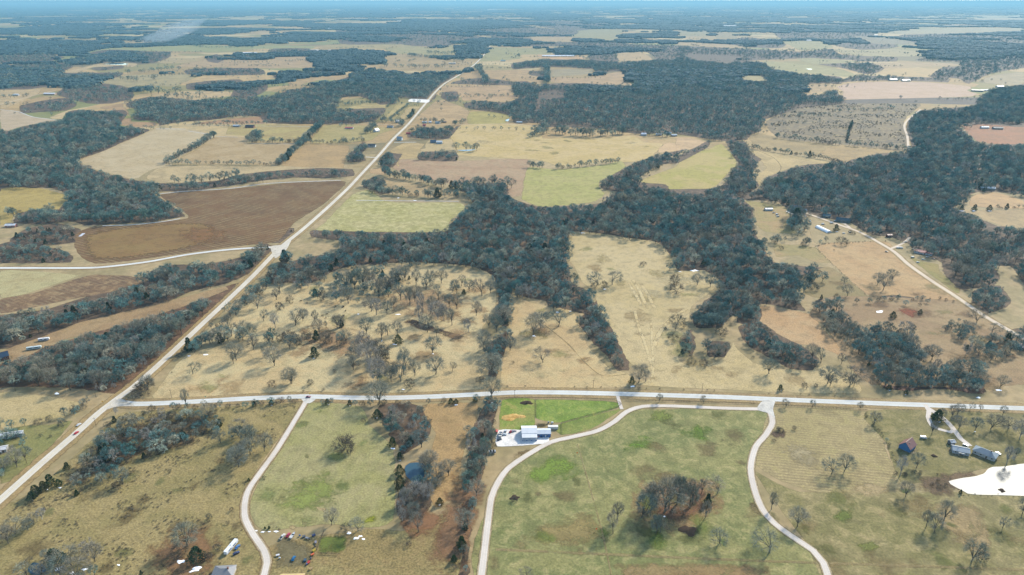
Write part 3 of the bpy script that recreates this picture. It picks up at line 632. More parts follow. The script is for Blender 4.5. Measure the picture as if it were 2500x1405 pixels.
def scatter(name, P, protos, label, cat, kind='stuff'):
    """P: list of (x, y, z, height, width factor, turn, index) -> one object whose points carry instances"""
    n = len(P); me = bpy.data.meshes.new(name); me.from_pydata([p[:3] for p in P], [], [])
    a = me.attributes.new('size', 'FLOAT_VECTOR', 'POINT'); a.data.foreach_set('vector', [q for p in P for q in (p[3] * p[4], p[3] * p[4], p[3])])
    a = me.attributes.new('turn', 'FLOAT_VECTOR', 'POINT'); a.data.foreach_set('vector', [q for p in P for q in (0, 0, p[5])])
    a = me.attributes.new('which', 'INT', 'POINT'); a.data.foreach_set('value', [p[6] for p in P])
    o = link(bpy.data.objects.new(name, me))
    key = tuple(x.name for x in protos); ng = scatter.groups.get(key)
    if ng is None:
        ng = bpy.data.node_groups.new('scatter', 'GeometryNodeTree'); scatter.groups[key] = ng
        ng.interface.new_socket('Geometry', in_out='INPUT', socket_type='NodeSocketGeometry'); ng.interface.new_socket('Geometry', in_out='OUTPUT', socket_type='NodeSocketGeometry')
        N = ng.nodes; L = ng.links; gi = N.new('NodeGroupInput'); go = N.new('NodeGroupOutput')
        gt = N.new('GeometryNodeGeometryToInstance')
        for pr in reversed(protos):                      # the multi-input stacks last link first
            oi = N.new('GeometryNodeObjectInfo'); oi.inputs['Object'].default_value = pr; oi.inputs['As Instance'].default_value = True
            L.new(oi.outputs['Geometry'], gt.inputs[0]) if False else None
            scatter.tmp.append(oi)
        jn = N.new('GeometryNodeJoinGeometry')
        for oi in scatter.tmp: L.new(oi.outputs['Geometry'], jn.inputs[0])
        scatter.tmp.clear(); N.remove(gt)
        ip = N.new('GeometryNodeInstanceOnPoints'); L.new(gi.outputs[0], ip.inputs['Points']); L.new(jn.outputs[0], ip.inputs['Instance'])
        ip.inputs['Pick Instance'].default_value = True
        def at(nm, tp):
            x = N.new('GeometryNodeInputNamedAttribute'); x.data_type = tp; x.inputs['Name'].default_value = nm; return x.outputs['Attribute']
        L.new(at('which', 'INT'), ip.inputs['Instance Index']); L.new(at('turn', 'FLOAT_VECTOR'), ip.inputs['Rotation']); L.new(at('size', 'FLOAT_VECTOR'), ip.inputs['Scale'])
        L.new(ip.outputs[0], go.inputs[0])
    md = o.modifiers.new('scatter', 'NODES'); md.node_group = ng
    return tag(o, label, cat, kind=kind)
scatter.groups = {}; scatter.tmp = []

# ------------------------------------------------------------------ woods
def bbox_ok(p, bb): return bb[0] <= p[0] <= bb[2] and bb[1] <= p[1] <= bb[3]
def cleared_setup():
    cleared.B = [(c, (min(p[0] for p in c), min(p[1] for p in c), max(p[0] for p in c), max(p[1] for p in c))) for c in CLEAR]
    cleared.R = []
    for P, w in ROADS:
        S = smooth(P, 12)
        for q in S: cleared.R.append((q[0], q[1], w))
    cleared.G = {}
    for x, y, w in cleared.R:
        for i in (-1, 0, 1):
            for j in (-1, 0, 1): cleared.G.setdefault((int(x // 25) + i, int(y // 25) + j), []).append((x, y, w))
def cleared(g, pp):
    for c, bb in cleared.B:
        if bbox_ok(pp, bb) and inside(pp, c): return True
    return False
def on_road(g):
    for x, y, w in cleared.G.get((int(g[0] // 25), int(g[1] // 25)), ()):
        if math.hypot(g[0] - x, g[1] - y) < w + 2: return True
    return False
cleared_setup()
ALL = []     # every wood tree: (pixel height, x, y, H, width, kind, wood index)
WOODS = []
def wood(s, label, H=15, space=8.5, dens=.93, cedars=.035, pale=.04, floor=True, fl=(116, 98, 80), top=.7, brush=0.0):
    pp = pts(s); bb = (min(p[0] for p in pp), min(p[1] for p in pp), max(p[0] for p in pp), max(p[1] for p in pp))
    wi = len(WOODS); WOODS.append((label, pp)); rnd = random.Random(wi * 7 + 1)
    g = [gnd(max(-260, min(2760, x)), min(1600, y)) for x, y in pp]
    x0, x1 = min(q[0] for q in g), max(q[0] for q in g); y0, y1 = min(q[1] for q in g), max(q[1] for q in g)
    d = (y0 + y1) / 2; kmin = 1.2 * space * max(1.0, d / 2600); dens *= .92
    ny = int((y1 - y0) / kmin) + 1; nx = int((x1 - x0) / kmin) + 1
    for j in range(ny):
        for i in range(nx):
            x = x0 + (i + .5 * (j % 2) + rnd.uniform(-.42, .42)) * kmin; y = y0 + (j + rnd.uniform(-.42, .42)) * kmin
            pb = pix(x, y)
            if not bbox_ok(pb, bb) or rnd.random() > dens: continue
            h = H * rnd.choice((.5, .72, .9, 1.0, 1.15, 1.4)) * rnd.uniform(.9, 1.1) * (1 + .2 * mnoise.noise((x / 60, y / 60, wi)))
            sc = FOCAL / zdepth(pb[1]); fr = max(26, d / 45); am = max(9, d / 70); ex, ey = am * sc * mnoise.noise((x / fr, y / fr, 2.0)), am * sc * .35 * mnoise.noise((x / fr, y / fr, 8.0))
            if not inside((pb[0] + ex, pb[1] + ey), pp): continue
            pt = pix(x, y, h * top)
            if not inside((pt[0] + ex, pt[1] + ey), pp): continue
            if cleared((x, y), pb) or cleared((x, y), pt) or on_road((x, y)): continue
            r = rnd.random(); k = 'cedar' if r < cedars else 'pale' if r < cedars + pale else 'brush' if r < cedars + pale + brush else 'bare'
            if k == 'brush': h *= .5
            if k == 'cedar': h *= .6
            ALL.append((pb[1] - pix(x, y, h)[1], x, y, h, rnd.uniform(.9, 1.35), k, wi))
    if floor:
        G_ = smooth(g, max(5, d / 100), True)
        tag(sheet('forest_floor', G_, gmat(fl, shade(fl, .85), shade(fl, 1.2)), .9, max(4, d / 200), jit=3), kind='structure')
wood('A -200 930 60 935 160 905 290 882 400 870 490 845 480 800 560 785 720 795 880 785 920 810 900 840 860 905 1000 915 1080 932 900 1012 740 1085 560 1150 700 1222 820 1252 960 1285 1100 1305 1250 1310 1400 1300 1560 1290 1700 1250 1900 1225 2100 1210 2300 1200 2520 1210 2540 1260 2300 1278 2100 1272 1900 1292 1700 1322 1500 1352 1250 1372 1100 1375 D 1180 80 1330 185 1330 205 1200 222 1080 245 700 267 600 270 480 238 330 262 90 252 110 180 160 130 420 140 500 78 470 40 A 400 1360 300 1345 -200 1345', 'bare grey woodland filling the left side beside the pale field', H=15, space=9)
wood('A 885 760 910 730 1080 690 1400 715 1700 705 1950 690 2060 640 2200 630 2400 575 B 40 560 170 510 320 495 430 530 600 525 850 530 780 590 730 640 700 712 650 737 640 717 500 702 430 697 415 747 300 752 230 722 150 692 20 702 0 800 100 780 330 770 350 800 300 840 270 870 100 887 0 887 A 2290 892 1900 882 1840 837 1700 832 1500 862 1300 872 1140 902 1100 872 945 857 950 820 1000 790 930 775', 'long dark band of woodland left of the highway', H=16, space=10)
wood('A -100 480 200 460 500 450 530 480 450 520 600 520 880 520 850 552 640 582 400 612 200 642 -100 630', 'dark wood at the left edge above the tan fields', space=12)
wood('A -100 400 100 380 300 380 470 410 360 440 160 452 -100 455', 'flat far wood touching the left edge', space=12)
wood('A 500 445 560 400 720 360 850 355 1100 370 1220 370 1220 412 1100 452 960 452 780 432 760 452 560 467', 'far wood with two lobes under the green strip', space=12)
wood('A 190 362 350 352 540 357 540 388 200 390', 'small flat block of far trees, upper left', space=12)
wood('A 380 310 600 303 740 330 600 347 400 337', 'thin far wood near the white sheds', space=12)
wood('A 640 490 880 468 880 492 700 507', 'little far copse beside the fish pond', space=11)
wood('A 1320 500 1500 488 1850 488 1900 532 1600 542 1330 532', 'open tree belt between two tan fields', space=13, dens=.7)
wood('A 1330 600 1500 578 1720 568 1750 612 1500 642 1330 642', 'tree belt on the straw coloured field', space=13, dens=.75)
wood('A 1700 610 1900 588 1920 642 1800 702 1640 692', 'loose grove beside the straw coloured field', space=14, dens=.6)
wood('A 1640 390 1900 378 1950 348 2220 348 2200 402 1980 412 1800 427 1640 412', 'dark far wood near the row of poultry sheds', space=12)
wood('A 1940 530 2200 508 2460 508 2440 542 2200 547 1980 560', 'tree belt right of the straw coloured field', space=13, dens=.75)
wood('A 400 660 500 610 640 590 860 610 950 640 960 702 800 742 620 742 400 682', 'sparse grove behind the white roofed barn', space=15, dens=.7)
wood('A 130 760 300 720 480 700 560 750 480 792 300 802 150 812', 'sparse farm grove left of the field lane', space=15, dens=.7)
wood('A 1460 410 1550 388 1620 420 1560 452 1480 442', 'small open copse in the far tan field', space=13, dens=.7)
wood('B 840 350 900 335 1060 335 1050 372 960 402 850 397', 'dense block of wood against the highway top', space=11)
wood('B 50 400 130 385 320 395 320 417 100 432', 'low block of wood beside the poultry sheds', space=11)
wood('B 0 180 300 190 600 200 800 240 1100 270 1060 302 900 302 780 332 540 332 380 312 0 312', 'broad far forest above the highway', space=14)
wood('B 780 170 1000 170 1300 190 1700 220 1720 242 1600 267 1300 252 1080 262 900 232', 'far forest strip, centre of the horizon fields', space=15)
wood('B 1280 155 1600 150 1900 160 2040 180 1900 202 1700 222 1500 202', 'farthest long forest strip, centre', space=16)
wood('B 1100 260 1380 270 1390 302 1700 302 1900 290 2150 320 2520 330 2520 422 2300 442 2230 392 2180 372 1990 387 2020 442 1800 432 1780 402 1850 372 1850 342 1600 332 1300 332 1100 312', 'rolling far forest behind the long white shed', space=13)
wood('B 1520 360 1600 350 1710 358 1720 395 1540 392', 'small wood behind the long white shed', space=11)
wood('B 1460 600 1720 595 2130 612 2100 560 2060 510 1840 520 1820 495 1520 480 1250 497 1250 450 1480 425 1780 430 2020 445 2250 430 2488 420 C 0 420 350 450 600 440 720 510 900 530 1180 550 1190 602 1060 597 940 612 920 672 1030 682 1140 642 1200 702 1220 742 1000 762 880 782 640 862 620 942 550 962 520 1002 350 1012 200 992 0 962 B 2400 952 2130 962 1900 922 1600 912 1440 912 1430 882 1250 882 1230 832 1100 802 1000 792 900 772 890 742 1000 722 1200 732 1290 692 1240 662 1250 590 1350 580 1450 620', 'great dark forest right of the highway', H=16, space=10)
wood('B 1360 510 1480 508 1480 547 1370 542', 'small square copse in the far tan field', space=11)
wood('B 800 600 900 568 1050 558 1250 585 1250 612', 'tree line above the tan rectangle field', space=12, dens=.8)
wood('B 740 660 860 655 870 722 800 732 730 702', 'loose copse beside the highway bend', space=13, dens=.7)
wood('C 290 300 500 268 700 288 800 320 740 347 540 342 300 322', 'far wood, right of centre', space=15)
wood('C 0 330 500 350 730 360 900 370 1120 350 1180 390 1330 400 1580 410 1580 442 1300 442 1250 432 960 417 860 422 600 432 400 452 0 422', 'long far forest behind the olive field', space=13)
wood('C 720 190 1400 168 1560 210 1450 242 1400 262 1280 272 1480 292 1610 332 1500 352 1300 357 1140 332 1050 297 800 292 700 252', 'far forest with a notch, right side', space=15)
wood('C 1610 250 2000 240 2560 240 2560 332 2000 337 1750 322 1600 272', 'far forest reaching the right edge', space=15)
wood('C 1750 380 2050 368 2560 368 2560 472 2400 502 2250 532 2100 602 2050 592 2000 562 1800 552 1900 482 2030 472 1990 442 1700 432 1800 402', 'forest tongue behind the pinkish field', space=13)
wood('C 1010 460 1300 450 1400 450 1500 490 1420 532 1340 532 1200 492', 'oval wood between two olive fields', space=12)
wood('C 1200 560 1330 540 1520 545 1950 560 1950 592 1840 587 1500 577 1300 582 1180 592', 'wood fringe along the top of the pinkish field', space=12, dens=.8)
wood('C 2170 700 2250 650 2350 620 2600 600 2600 892 2200 892 2040 902 2140 1012 2300 1032 2600 1042 2600 1405 F 2600 60 2300 30 2170 30 2100 60 2000 140 2050 165 2180 215 2300 265 2600 310 2600 720 2488 700 2380 560 2300 560 2340 640 2300 702 2050 732 2000 722 1890 592 1880 530 1800 490 1680 440 1650 400 1530 350 1400 340 1350 320 1250 290 1230 240 1000 212 800 182 720 100 450 82 400 30 C 600 1360 640 1270 900 1180 1200 1160 1250 1140 1450 1095 1670 1090 1660 1000 1640 940 1650 860 1750 790 2100 760 2150 750', 'dark hillside forest on the right above the dirt road', H=16, space=9.5, pale=.05)
wood('B 180 1300 260 1260 340 1290 330 1330 400 1380 300 1392 250 1362 170 1342', 'small thicket right of the highway by the creek', H=10, space=7)
wood('B 290 1130 350 1088 430 1098 470 1100 400 1202 300 1192', 'house grove right of the highway', H=13, space=8, cedars=.1)
wood('B 60 1120 130 1050 190 1010 210 1060 180 1100 210 1150 170 1160 60 1162', 'dark grove round the white farmhouse', H=13, space=8)
wood('B 570 1145 600 1085 850 1090 850 1155', 'straight planted grove above the brown field', H=13, space=8, dens=.8)
wood('B 490 965 620 905 760 930 880 895 800 992 700 1002 500 985', 'farm grove behind the blue grey barn', H=13, space=9)
wood('B 1880 1300 2060 1190 2240 1120 2488 1065 C 0 1120 230 1005 240 1050 60 1152 0 1172 B 2300 1182 2140 1292 2350 1320 2375 1402 2150 1402 1880 1352', 'tree belt between the two green fields', H=13, space=8)
wood('C 350 1005 500 1015 540 1090 620 1140 570 1180 560 1270 600 1332 480 1405 150 1405 340 1312 380 1242 440 1172 400 1112', 'creek woods winding down between green fields', H=13, space=8.5, pale=.15)
WC = wood('P 1130 450 1235 447 1245 478 1280 495 1330 505 1460 497 1500 470 1570 462 1640 462 1760 462 1810 485 1840 510 1842 560 1870 610 1890 640 1960 650 2035 655 2010 692 1950 702 1955 735 1970 762 1930 757 1860 744 1830 782 1790 772 1760 802 1700 802 1685 775 1740 722 1760 692 1720 662 1650 662 1640 637 1610 597 1540 584 1450 572 1395 572 1385 632 1395 662 1400 692 1440 712 1465 767 1440 772 1400 762 1340 762 1330 737 1260 722 1250 702 1210 692 1200 672 1060 655 960 657 900 647 830 657 740 702 650 692 670 655 740 630 820 615 830 590 760 580 760 562 900 562 1080 562 1100 545 1140 510 1150 490', 'large bare wood in the centre of the valley', H=14, space=8)
wood('P 700 700 740 650 830 635 990 640 1005 690 960 725 860 745 770 730', 'open grove of slim trees at the pasture top', H=13, space=9, dens=.65, floor=False, pale=.12)
wood('E 880 0 1200 -20 1200 40 1000 60 870 20', 'wood corner above the hay field', H=12, space=8)
wood('P 1455 735 1480 760 1505 810 1537 872 1537 907 1505 907 1480 872 1440 832 1410 792 1420 770', 'narrow tongue of trees down the tan pasture', H=11, space=6)
wood('P 1215 675 1250 675 1250 792 1230 802 1215 792', 'straight dense hedge of trees above the creek', H=11, space=5, top=.6)
wood('P 1185 845 1240 805 1258 830 1222 882 1212 922 1183 922 1178 882', 'thicket on the fence line above the county road', H=11, space=5.5, top=.6)
wood('P 1690 775 1720 735 1775 710 1782 772 1740 802 1690 797', 'rounded thicket in the right pasture', H=11, space=6)
wood('P 1798 790 1800 755 1830 735 1862 755 1855 792', 'small round thicket right of the cow path', H=11, space=6)
wood('P 1800 797 1860 787 1900 815 1960 845 2002 876 1988 907 1930 902 1870 872 1820 842', 'long curved thicket in the right pasture', H=11, space=6)
wood('P 1655 830 1690 805 1702 840 1692 872 1670 877', 'dark small thicket left of the right pasture', H=9, space=5, cedars=.2)
wood('P 1720 835 1780 835 1785 872 1730 872', 'row of slim trees in the right pasture', H=12, space=6, dens=.8)
wood('P 1985 735 2040 730 2060 775 2110 800 2150 785 2240 795 2242 852 2262 882 2330 882 2405 880 2405 962 2300 952 2160 952 2080 852 2020 812', 'purplish bare wood above the county road', H=13, space=6, fl=(128, 100, 84))
wood('P 2300 800 2350 775 2405 788 2362 832 2310 832', 'thicket beside the dirt road bend', H=11, space=7)
wood('P 2340 830 2540 795 2540 872 2420 882 2350 872', 'wood patch under the dirt road at the edge', H=12, space=7, dens=.85)
wood('P 2375 710 2440 697 2472 742 2400 772 2368 752', 'dark copse on the far side of the dirt road', H=11, space=7)
wood('F 1500 760 1750 760 1900 800 1700 850 1450 850 1130 800', 'scrubby saplings below the tan paddock', H=8, space=8, dens=.6, brush=.4)
wood('P -60 850 -60 778 100 757 200 727 320 687 400 648 500 645 600 625 660 598 682 612 640 652 560 692 470 712 350 762 230 792 120 822 20 852', 'wooded strip between the brown field and the clearing', H=14, space=8, cedars=.05)
wood('P -60 945 -60 890 100 848 180 826 300 786 440 736 560 696 585 690 520 762 450 832 380 892 310 942 290 967 200 952 80 947', 'roadside wood of bare oaks on the left', H=14, space=6.5, fl=(124, 98, 76))
wood('P -20 642 -20 605 30 588 100 596 170 615 172 642', 'brushy thicket above the side road', H=8, space=6, brush=.4)
wood('P 20 590 60 560 140 545 200 560 200 590 120 600', 'weedy farmstead thicket by the ploughed field', H=9, space=7, brush=.5, cedars=.08)
wood('P 648 592 678 560 722 557 702 592', 'roadside clump at the ploughed field corner', H=9, space=6)
wood('P 600 620 640 590 665 600 690 612 640 660 590 655', 'trees in the fork of the side road', H=13, space=7)
wood('P 150 1212 200 1110 270 1012 340 992 480 1000 542 982 542 1070 480 1082 400 1112 330 1122 260 1172 150 1222 66 1237 58 1212', 'overgrown brushy bank right of the highway', H=9, space=4.0, dens=.9, cedars=.06, brush=.6, floor=False)
wood('P 556 1130 560 1062 600 1017 625 1060 606 1142 566 1137', 'clump of grey trees left of the gravel drive', H=11, space=6, dens=.8, floor=False)
wood('P -30 1195 -30 1055 60 1046 180 1046 122 1112 62 1172', 'scruffy trees round the junk yard', H=10, space=7.5, dens=.55, brush=.3, floor=False)
wood('P 918 992 1000 980 1062 1015 1052 1062 1022 1092 980 1112 948 1062', 'tangled trees above the small pond', H=10, space=6, brush=.3, pale=.12)
wood('P 1030 1142 1060 1107 1092 1150 1062 1222 1022 1292 978 1282 962 1230 978 1182', 'tangled trees below the small pond', H=11, space=6, brush=.25, pale=.15)
wood('P 1148 1052 1188 972 1218 985 1205 1062 1192 1112 1174 1202 1154 1292 1144 1420 1088 1420 1108 1310 1128 1222 1138 1132', 'tall fence row of bare trees left of the curved drive', H=11, space=5.5, brush=.15, top=.5)
wood('P 1540 1255 1545 1185 1600 1160 1700 1150 1765 1165 1742 1235 1720 1265 1640 1290', 'round copse of tall trees in the meadow', H=18, space=12, dens=.4, floor=False)
wood('P 60 1410 60 1360 150 1320 290 1325 300 1400 200 1430', 'tree clump at the lower left corner', H=14, space=9, dens=.8, cedars=.1, floor=False)
wood('P -20 1330 -20 1270 40 1260 60 1300 40 1340', 'thin grey trees at the lower left edge', H=12, space=9, floor=False)

# ---- hedgerows: (line, label, height px, spacing m, scatter m, share of cedars, share of brush)
for s, label, hp, sp, jt, cd, br in (
    ('A 1190 1175 1330 1095 1400 1062 1450 1032 1530 985', 'broken hedgerow between the two pale fields', 50, 9, 3, 0, .2),
    ('A 1210 1178 1600 1178 2000 1182', 'low hedgerow along the bottom of the grey field', 38, 9, 2, .03, .3),
    ('A 2000 1178 2130 1062 2200 992 2290 912', 'dense slanting hedgerow left of the highway', 50, 6, 5, .05, .1),
    ('A 1790 1022 2150 1022', 'hedgerow under the olive field', 40, 8, 3, 0, .2),
    ('A 1790 1010 1830 970 1850 1010', 'short clump at the hedgerow end', 50, 8, 8, 0, 0),
    ('A 2220 1027 2488 1027', 'hedgerow below the red roofed shed', 32, 9, 2, 0, .3),
    ('A 1380 902 1900 887', 'thin tree row under the brown strip', 30, 12, 3, 0, .2),
    ('B 350 775 400 740', 'short cedar row between small fields', 22, 7, 2, .9, 0),
    ('B 370 862 440 805 500 760', 'dark cedar row slanting between small fields', 25, 6, 2, .9, 0),
    ('B 505 852 560 800 625 742', 'shrubs beside the highway at the gravel lot', 35, 7, 3, .1, .5),
    ('B 520 762 570 762', 'dark cedar row under the gravel lot', 18, 5, 2, .9, 0),
    ('B 60 755 200 745 420 735', 'dark cedar hedge above the small field', 25, 8, 5, .7, 0),
    ('B 330 1060 400 990 470 890', 'roadside trees by the white houses', 45, 8, 4, 0, .3),
    ('B 90 1330 170 1230 220 1160', 'roadside brush left of the highway', 55, 8, 5, .05, .4),
    ('B 330 1252 500 1290 620 1310 700 1332 870 1352', 'creek hedgerow across the brown field', 65, 6, 7, .05, .1),
    ('B 250 1372 330 1392 500 1400 640 1410 860 1412', 'creek hedgerow above the hay field', 60, 6, 6, .05, .1),
    ('B 900 1402 1000 1330 1190 1335', 'trees in the corner of the brown field', 70, 7, 12, 0, 0),
    ('B 1565 1212 1750 1192 2000 1165', 'row of small trees in the green field', 42, 9, 3, 0, .1),
    ('B 1370 1198 1460 1200', 'short thick row of saplings on the green field', 50, 5, 4, 0, 0),
    ('B 860 1075 980 1075', 'few trees by the pasture pond', 60, 12, 8, 0, 0),
    ('C 540 1062 800 1102 1010 1132 1180 1167', 'hedgerow above the right green field', 36, 7, 2, .04, .3),
    ('C 720 987 1000 1022 1230 1042 1620 1072', 'scattered row below the brush land', 45, 12, 4, 0, .2),
    ('C 1220 1020 1240 930 1260 880', 'dark hedge inside the brush land', 22, 8, 3, .2, .5),
    ('B 1440 960 1600 965 1800 975 2050 960', 'forest edge trees above the big pasture', 65, 8, 14, .03, 0),
    ('B 1380 990 1470 920', 'forest corner trees on the big pasture', 45, 14, 10, 0, 0),
    ('A 1250 1310 1400 1310 1560 1300 1700 1262', 'tall trees on the wood edge above the ploughed field', 70, 12, 4, 0, 0),
    ('A 0 700 130 700 200 690', 'thin tree row at the left edge', 25, 14, 8, 0, 0),
    ('A 900 530 1000 525 1100 510 1300 500', 'scattered far trees by the tan field', 30, 22, 14, 0, 0),
    ('A 870 570 990 585', 'three trees in the tan field', 35, 20, 10, 0, 0), ('A 1090 575 1110 575', 'pair of trees in the tan field', 45, 15, 5, 0, 0),
    ('A 1000 660 1150 670 1290 660', 'trees below the tan field pond', 45, 14, 10, 0, 0), ('A 1180 700 1350 700 1420 695', 'scattered trees on the wood edge', 45, 18, 12, 0, 0),
    ('A 1380 330 1500 345 1800 345', 'far tree row on the green strip', 14, 20, 8, 0, 0), ('A 1200 380 1450 375', 'far dark tree row', 12, 18, 8, .2, 0),
    ('B 330 480 500 485 640 490 760 480', 'far scattered trees left of the highway', 28, 20, 18, 0, 0), ('B 640 385 760 390 840 385', 'row of trees in the far field', 22, 15, 4, 0, 0),
    ('B 500 400 620 415 800 430 900 440', 'far hedgerow above the highway', 24, 10, 12, .05, .2), ('B 1000 500 1040 560 1060 600', 'trees in the middle of the tan field', 40, 18, 10, 0, 0),
    ('B 1200 390 1300 400 1240 420', 'far orchard dots', 14, 22, 14, 0, 0), ('B 1490 480 1495 600', 'track side trees in the forest gap', 40, 10, 5, 0, 0),
    ('B 20 1018 180 1012', 'hedgerow left of the road houses', 36, 8, 3, 0, .3),
    ('B 440 930 520 940 620 960', 'trees by the red tractor shed', 30, 9, 8, 0, .2), ('B 590 865 700 870 760 880', 'trees round the farm cluster', 30, 10, 8, 0, .1),
    ('B 830 900 900 880', 'trees at the pasture corner', 40, 10, 5, 0, 0), ('B 200 960 260 915', 'trees behind the white gable house', 45, 8, 6, 0, 0), ('B 320 870 470 880', 'trees round the small houses', 35, 9, 8, 0, .1),
    ('P 345 986 470 978 600 966 740 957 900 962 1000 966 1120 955 1190 946', 'brown roadside brush on the pasture side', 9, 6, 1.5, .02, .98),
    ('P 1240 945 1400 947 1560 950 1760 957 1900 963 2100 972 2300 981 2500 990', 'thin roadside weeds on the far side', 6, 7, 1.2, .03, .97),
    ('P 345 1002 440 1000 560 995 660 988 735 985', 'fence row saplings below the county road', 22, 7, 2, .08, .5), ('P 765 984 900 990 960 985 1060 982 1160 978', 'fence row saplings right of the drive entrance', 20, 6, 2.5, .1, .5),
    ('P 180 1005 120 1030 60 1040 0 1045', 'sapling row below the tan field', 30, 7, 2, 0, .4), ('P 208 985 190 1008 160 1035', 'roadside shrubs by the white car', 26, 5, 3, .05, .4),
    ('P 700 640 660 690 630 715 600 750 560 780', 'shrubs on the right bank of the highway', 30, 7, 5, .05, .5), ('P 560 780 500 830 440 870', 'roadside brush by the pasture corner', 18, 8, 3, .05, .8),
    ('P 450 860 500 850 560 838 640 835 720 832 830 838', 'creek brush across the tan pasture', 36, 7, 6, .1, .35), ('P 470 860 520 830 600 828', 'grey thicket at the pasture creek', 40, 7, 7, 0, .1),
    ('P 900 860 930 900 950 930 1000 945', 'thicket above the county road bridge', 50, 8, 8, .05, .3),
    ('P 335 975 350 945 365 950 345 975', 'dark thicket at the road junction', 45, 6, 4, .1, .4), ('P 20 520 80 530 130 520', 'trees in the upper left meadow', 22, 9, 10, 0, .3),
    ('F 1005 432 1180 602 1360 762', 'fence line weeds across the paddock', 9, 5, 1, 0, 1), ('F 960 430 1060 402 1240 390 1500 378', 'brush fence along the paddock top', 12, 5, 2, .05, .95), ('F 1500 802 1750 792 2040 802', 'brush row at the paddock bottom', 30, 7, 5, 0, .7),
    ('F 1700 570 1900 690 2060 800', 'weeds under the dirt road', 8, 6, 1, 0, 1), ('F 650 395 1040 400', 'scrub row above the small paddock', 60, 8, 8, 0, .3), ('F 820 200 860 280 900 330', 'trees left of the greenhouse', 110, 7, 10, .1, 0),
    ('F 1250 330 1420 360', 'brush beside the dirt road', 40, 7, 6, 0, .7), ('F 2280 142 2480 140', 'brush behind the right fields', 30, 9, 4, .2, .4),
    ('I 1340 265 1440 400 1500 480 1560 600', 'fence row beside the orchard lawn', 26, 5, 1.5, 0, .8), ('I 1560 690 1700 720 1850 760 2000 820', 'brush on the lake dam', 40, 4, 6, .05, .9), ('I 1750 660 1900 700', 'brush on the lake inlet bank', 30, 5, 5, 0, .9), ('I 2000 835 2250 845 2488 850', 'dark weeds along the lake dam', 12, 4, 1.2, 0, 1),
    ('G 1780 1085 1880 1080 1980 1075', 'dark hedge with snow below it', 22, 3.2, 1, .3, .7), ('G 1790 900 1790 1060', 'low brush right of the drive', 14, 6, 1.5, 0, 1), ('G 1990 520 1870 730 1830 800', 'weeds along the gravel drive', 10, 6, 1, 0, 1),
    ('I 20 1310 800 1315', 'weed line across the meadow bottom', 4, 5, 1, 0, 1), ('P 1870 1062 1930 1050', 'brown brush beside the drive bend', 14, 4, 6, 0, 1)):
    pp = [gnd(*p) for p in pts(s)]; S = smooth(pp, sp); wi = len(WOODS); WOODS.append((label, pts(s))); rnd = random.Random(wi)
    for x, y in S:
        x += rnd.gauss(0, jt * .6); y += rnd.gauss(0, jt * .8)
        if on_road((x, y)): continue
        px, py = pix(x, y); h = upm(px, py, hp * (.34 if s[0] != 'P' else 1)) * rnd.uniform(.65, 1.15)
        r = rnd.random(); k = 'cedar' if r < cd else 'brush' if r < cd + br else 'bare'
        if k == 'brush': h *= .7
        ALL.append((py - pix(x, y, h)[1], x, y, h, rnd.uniform(.9, 1.25), k, wi))

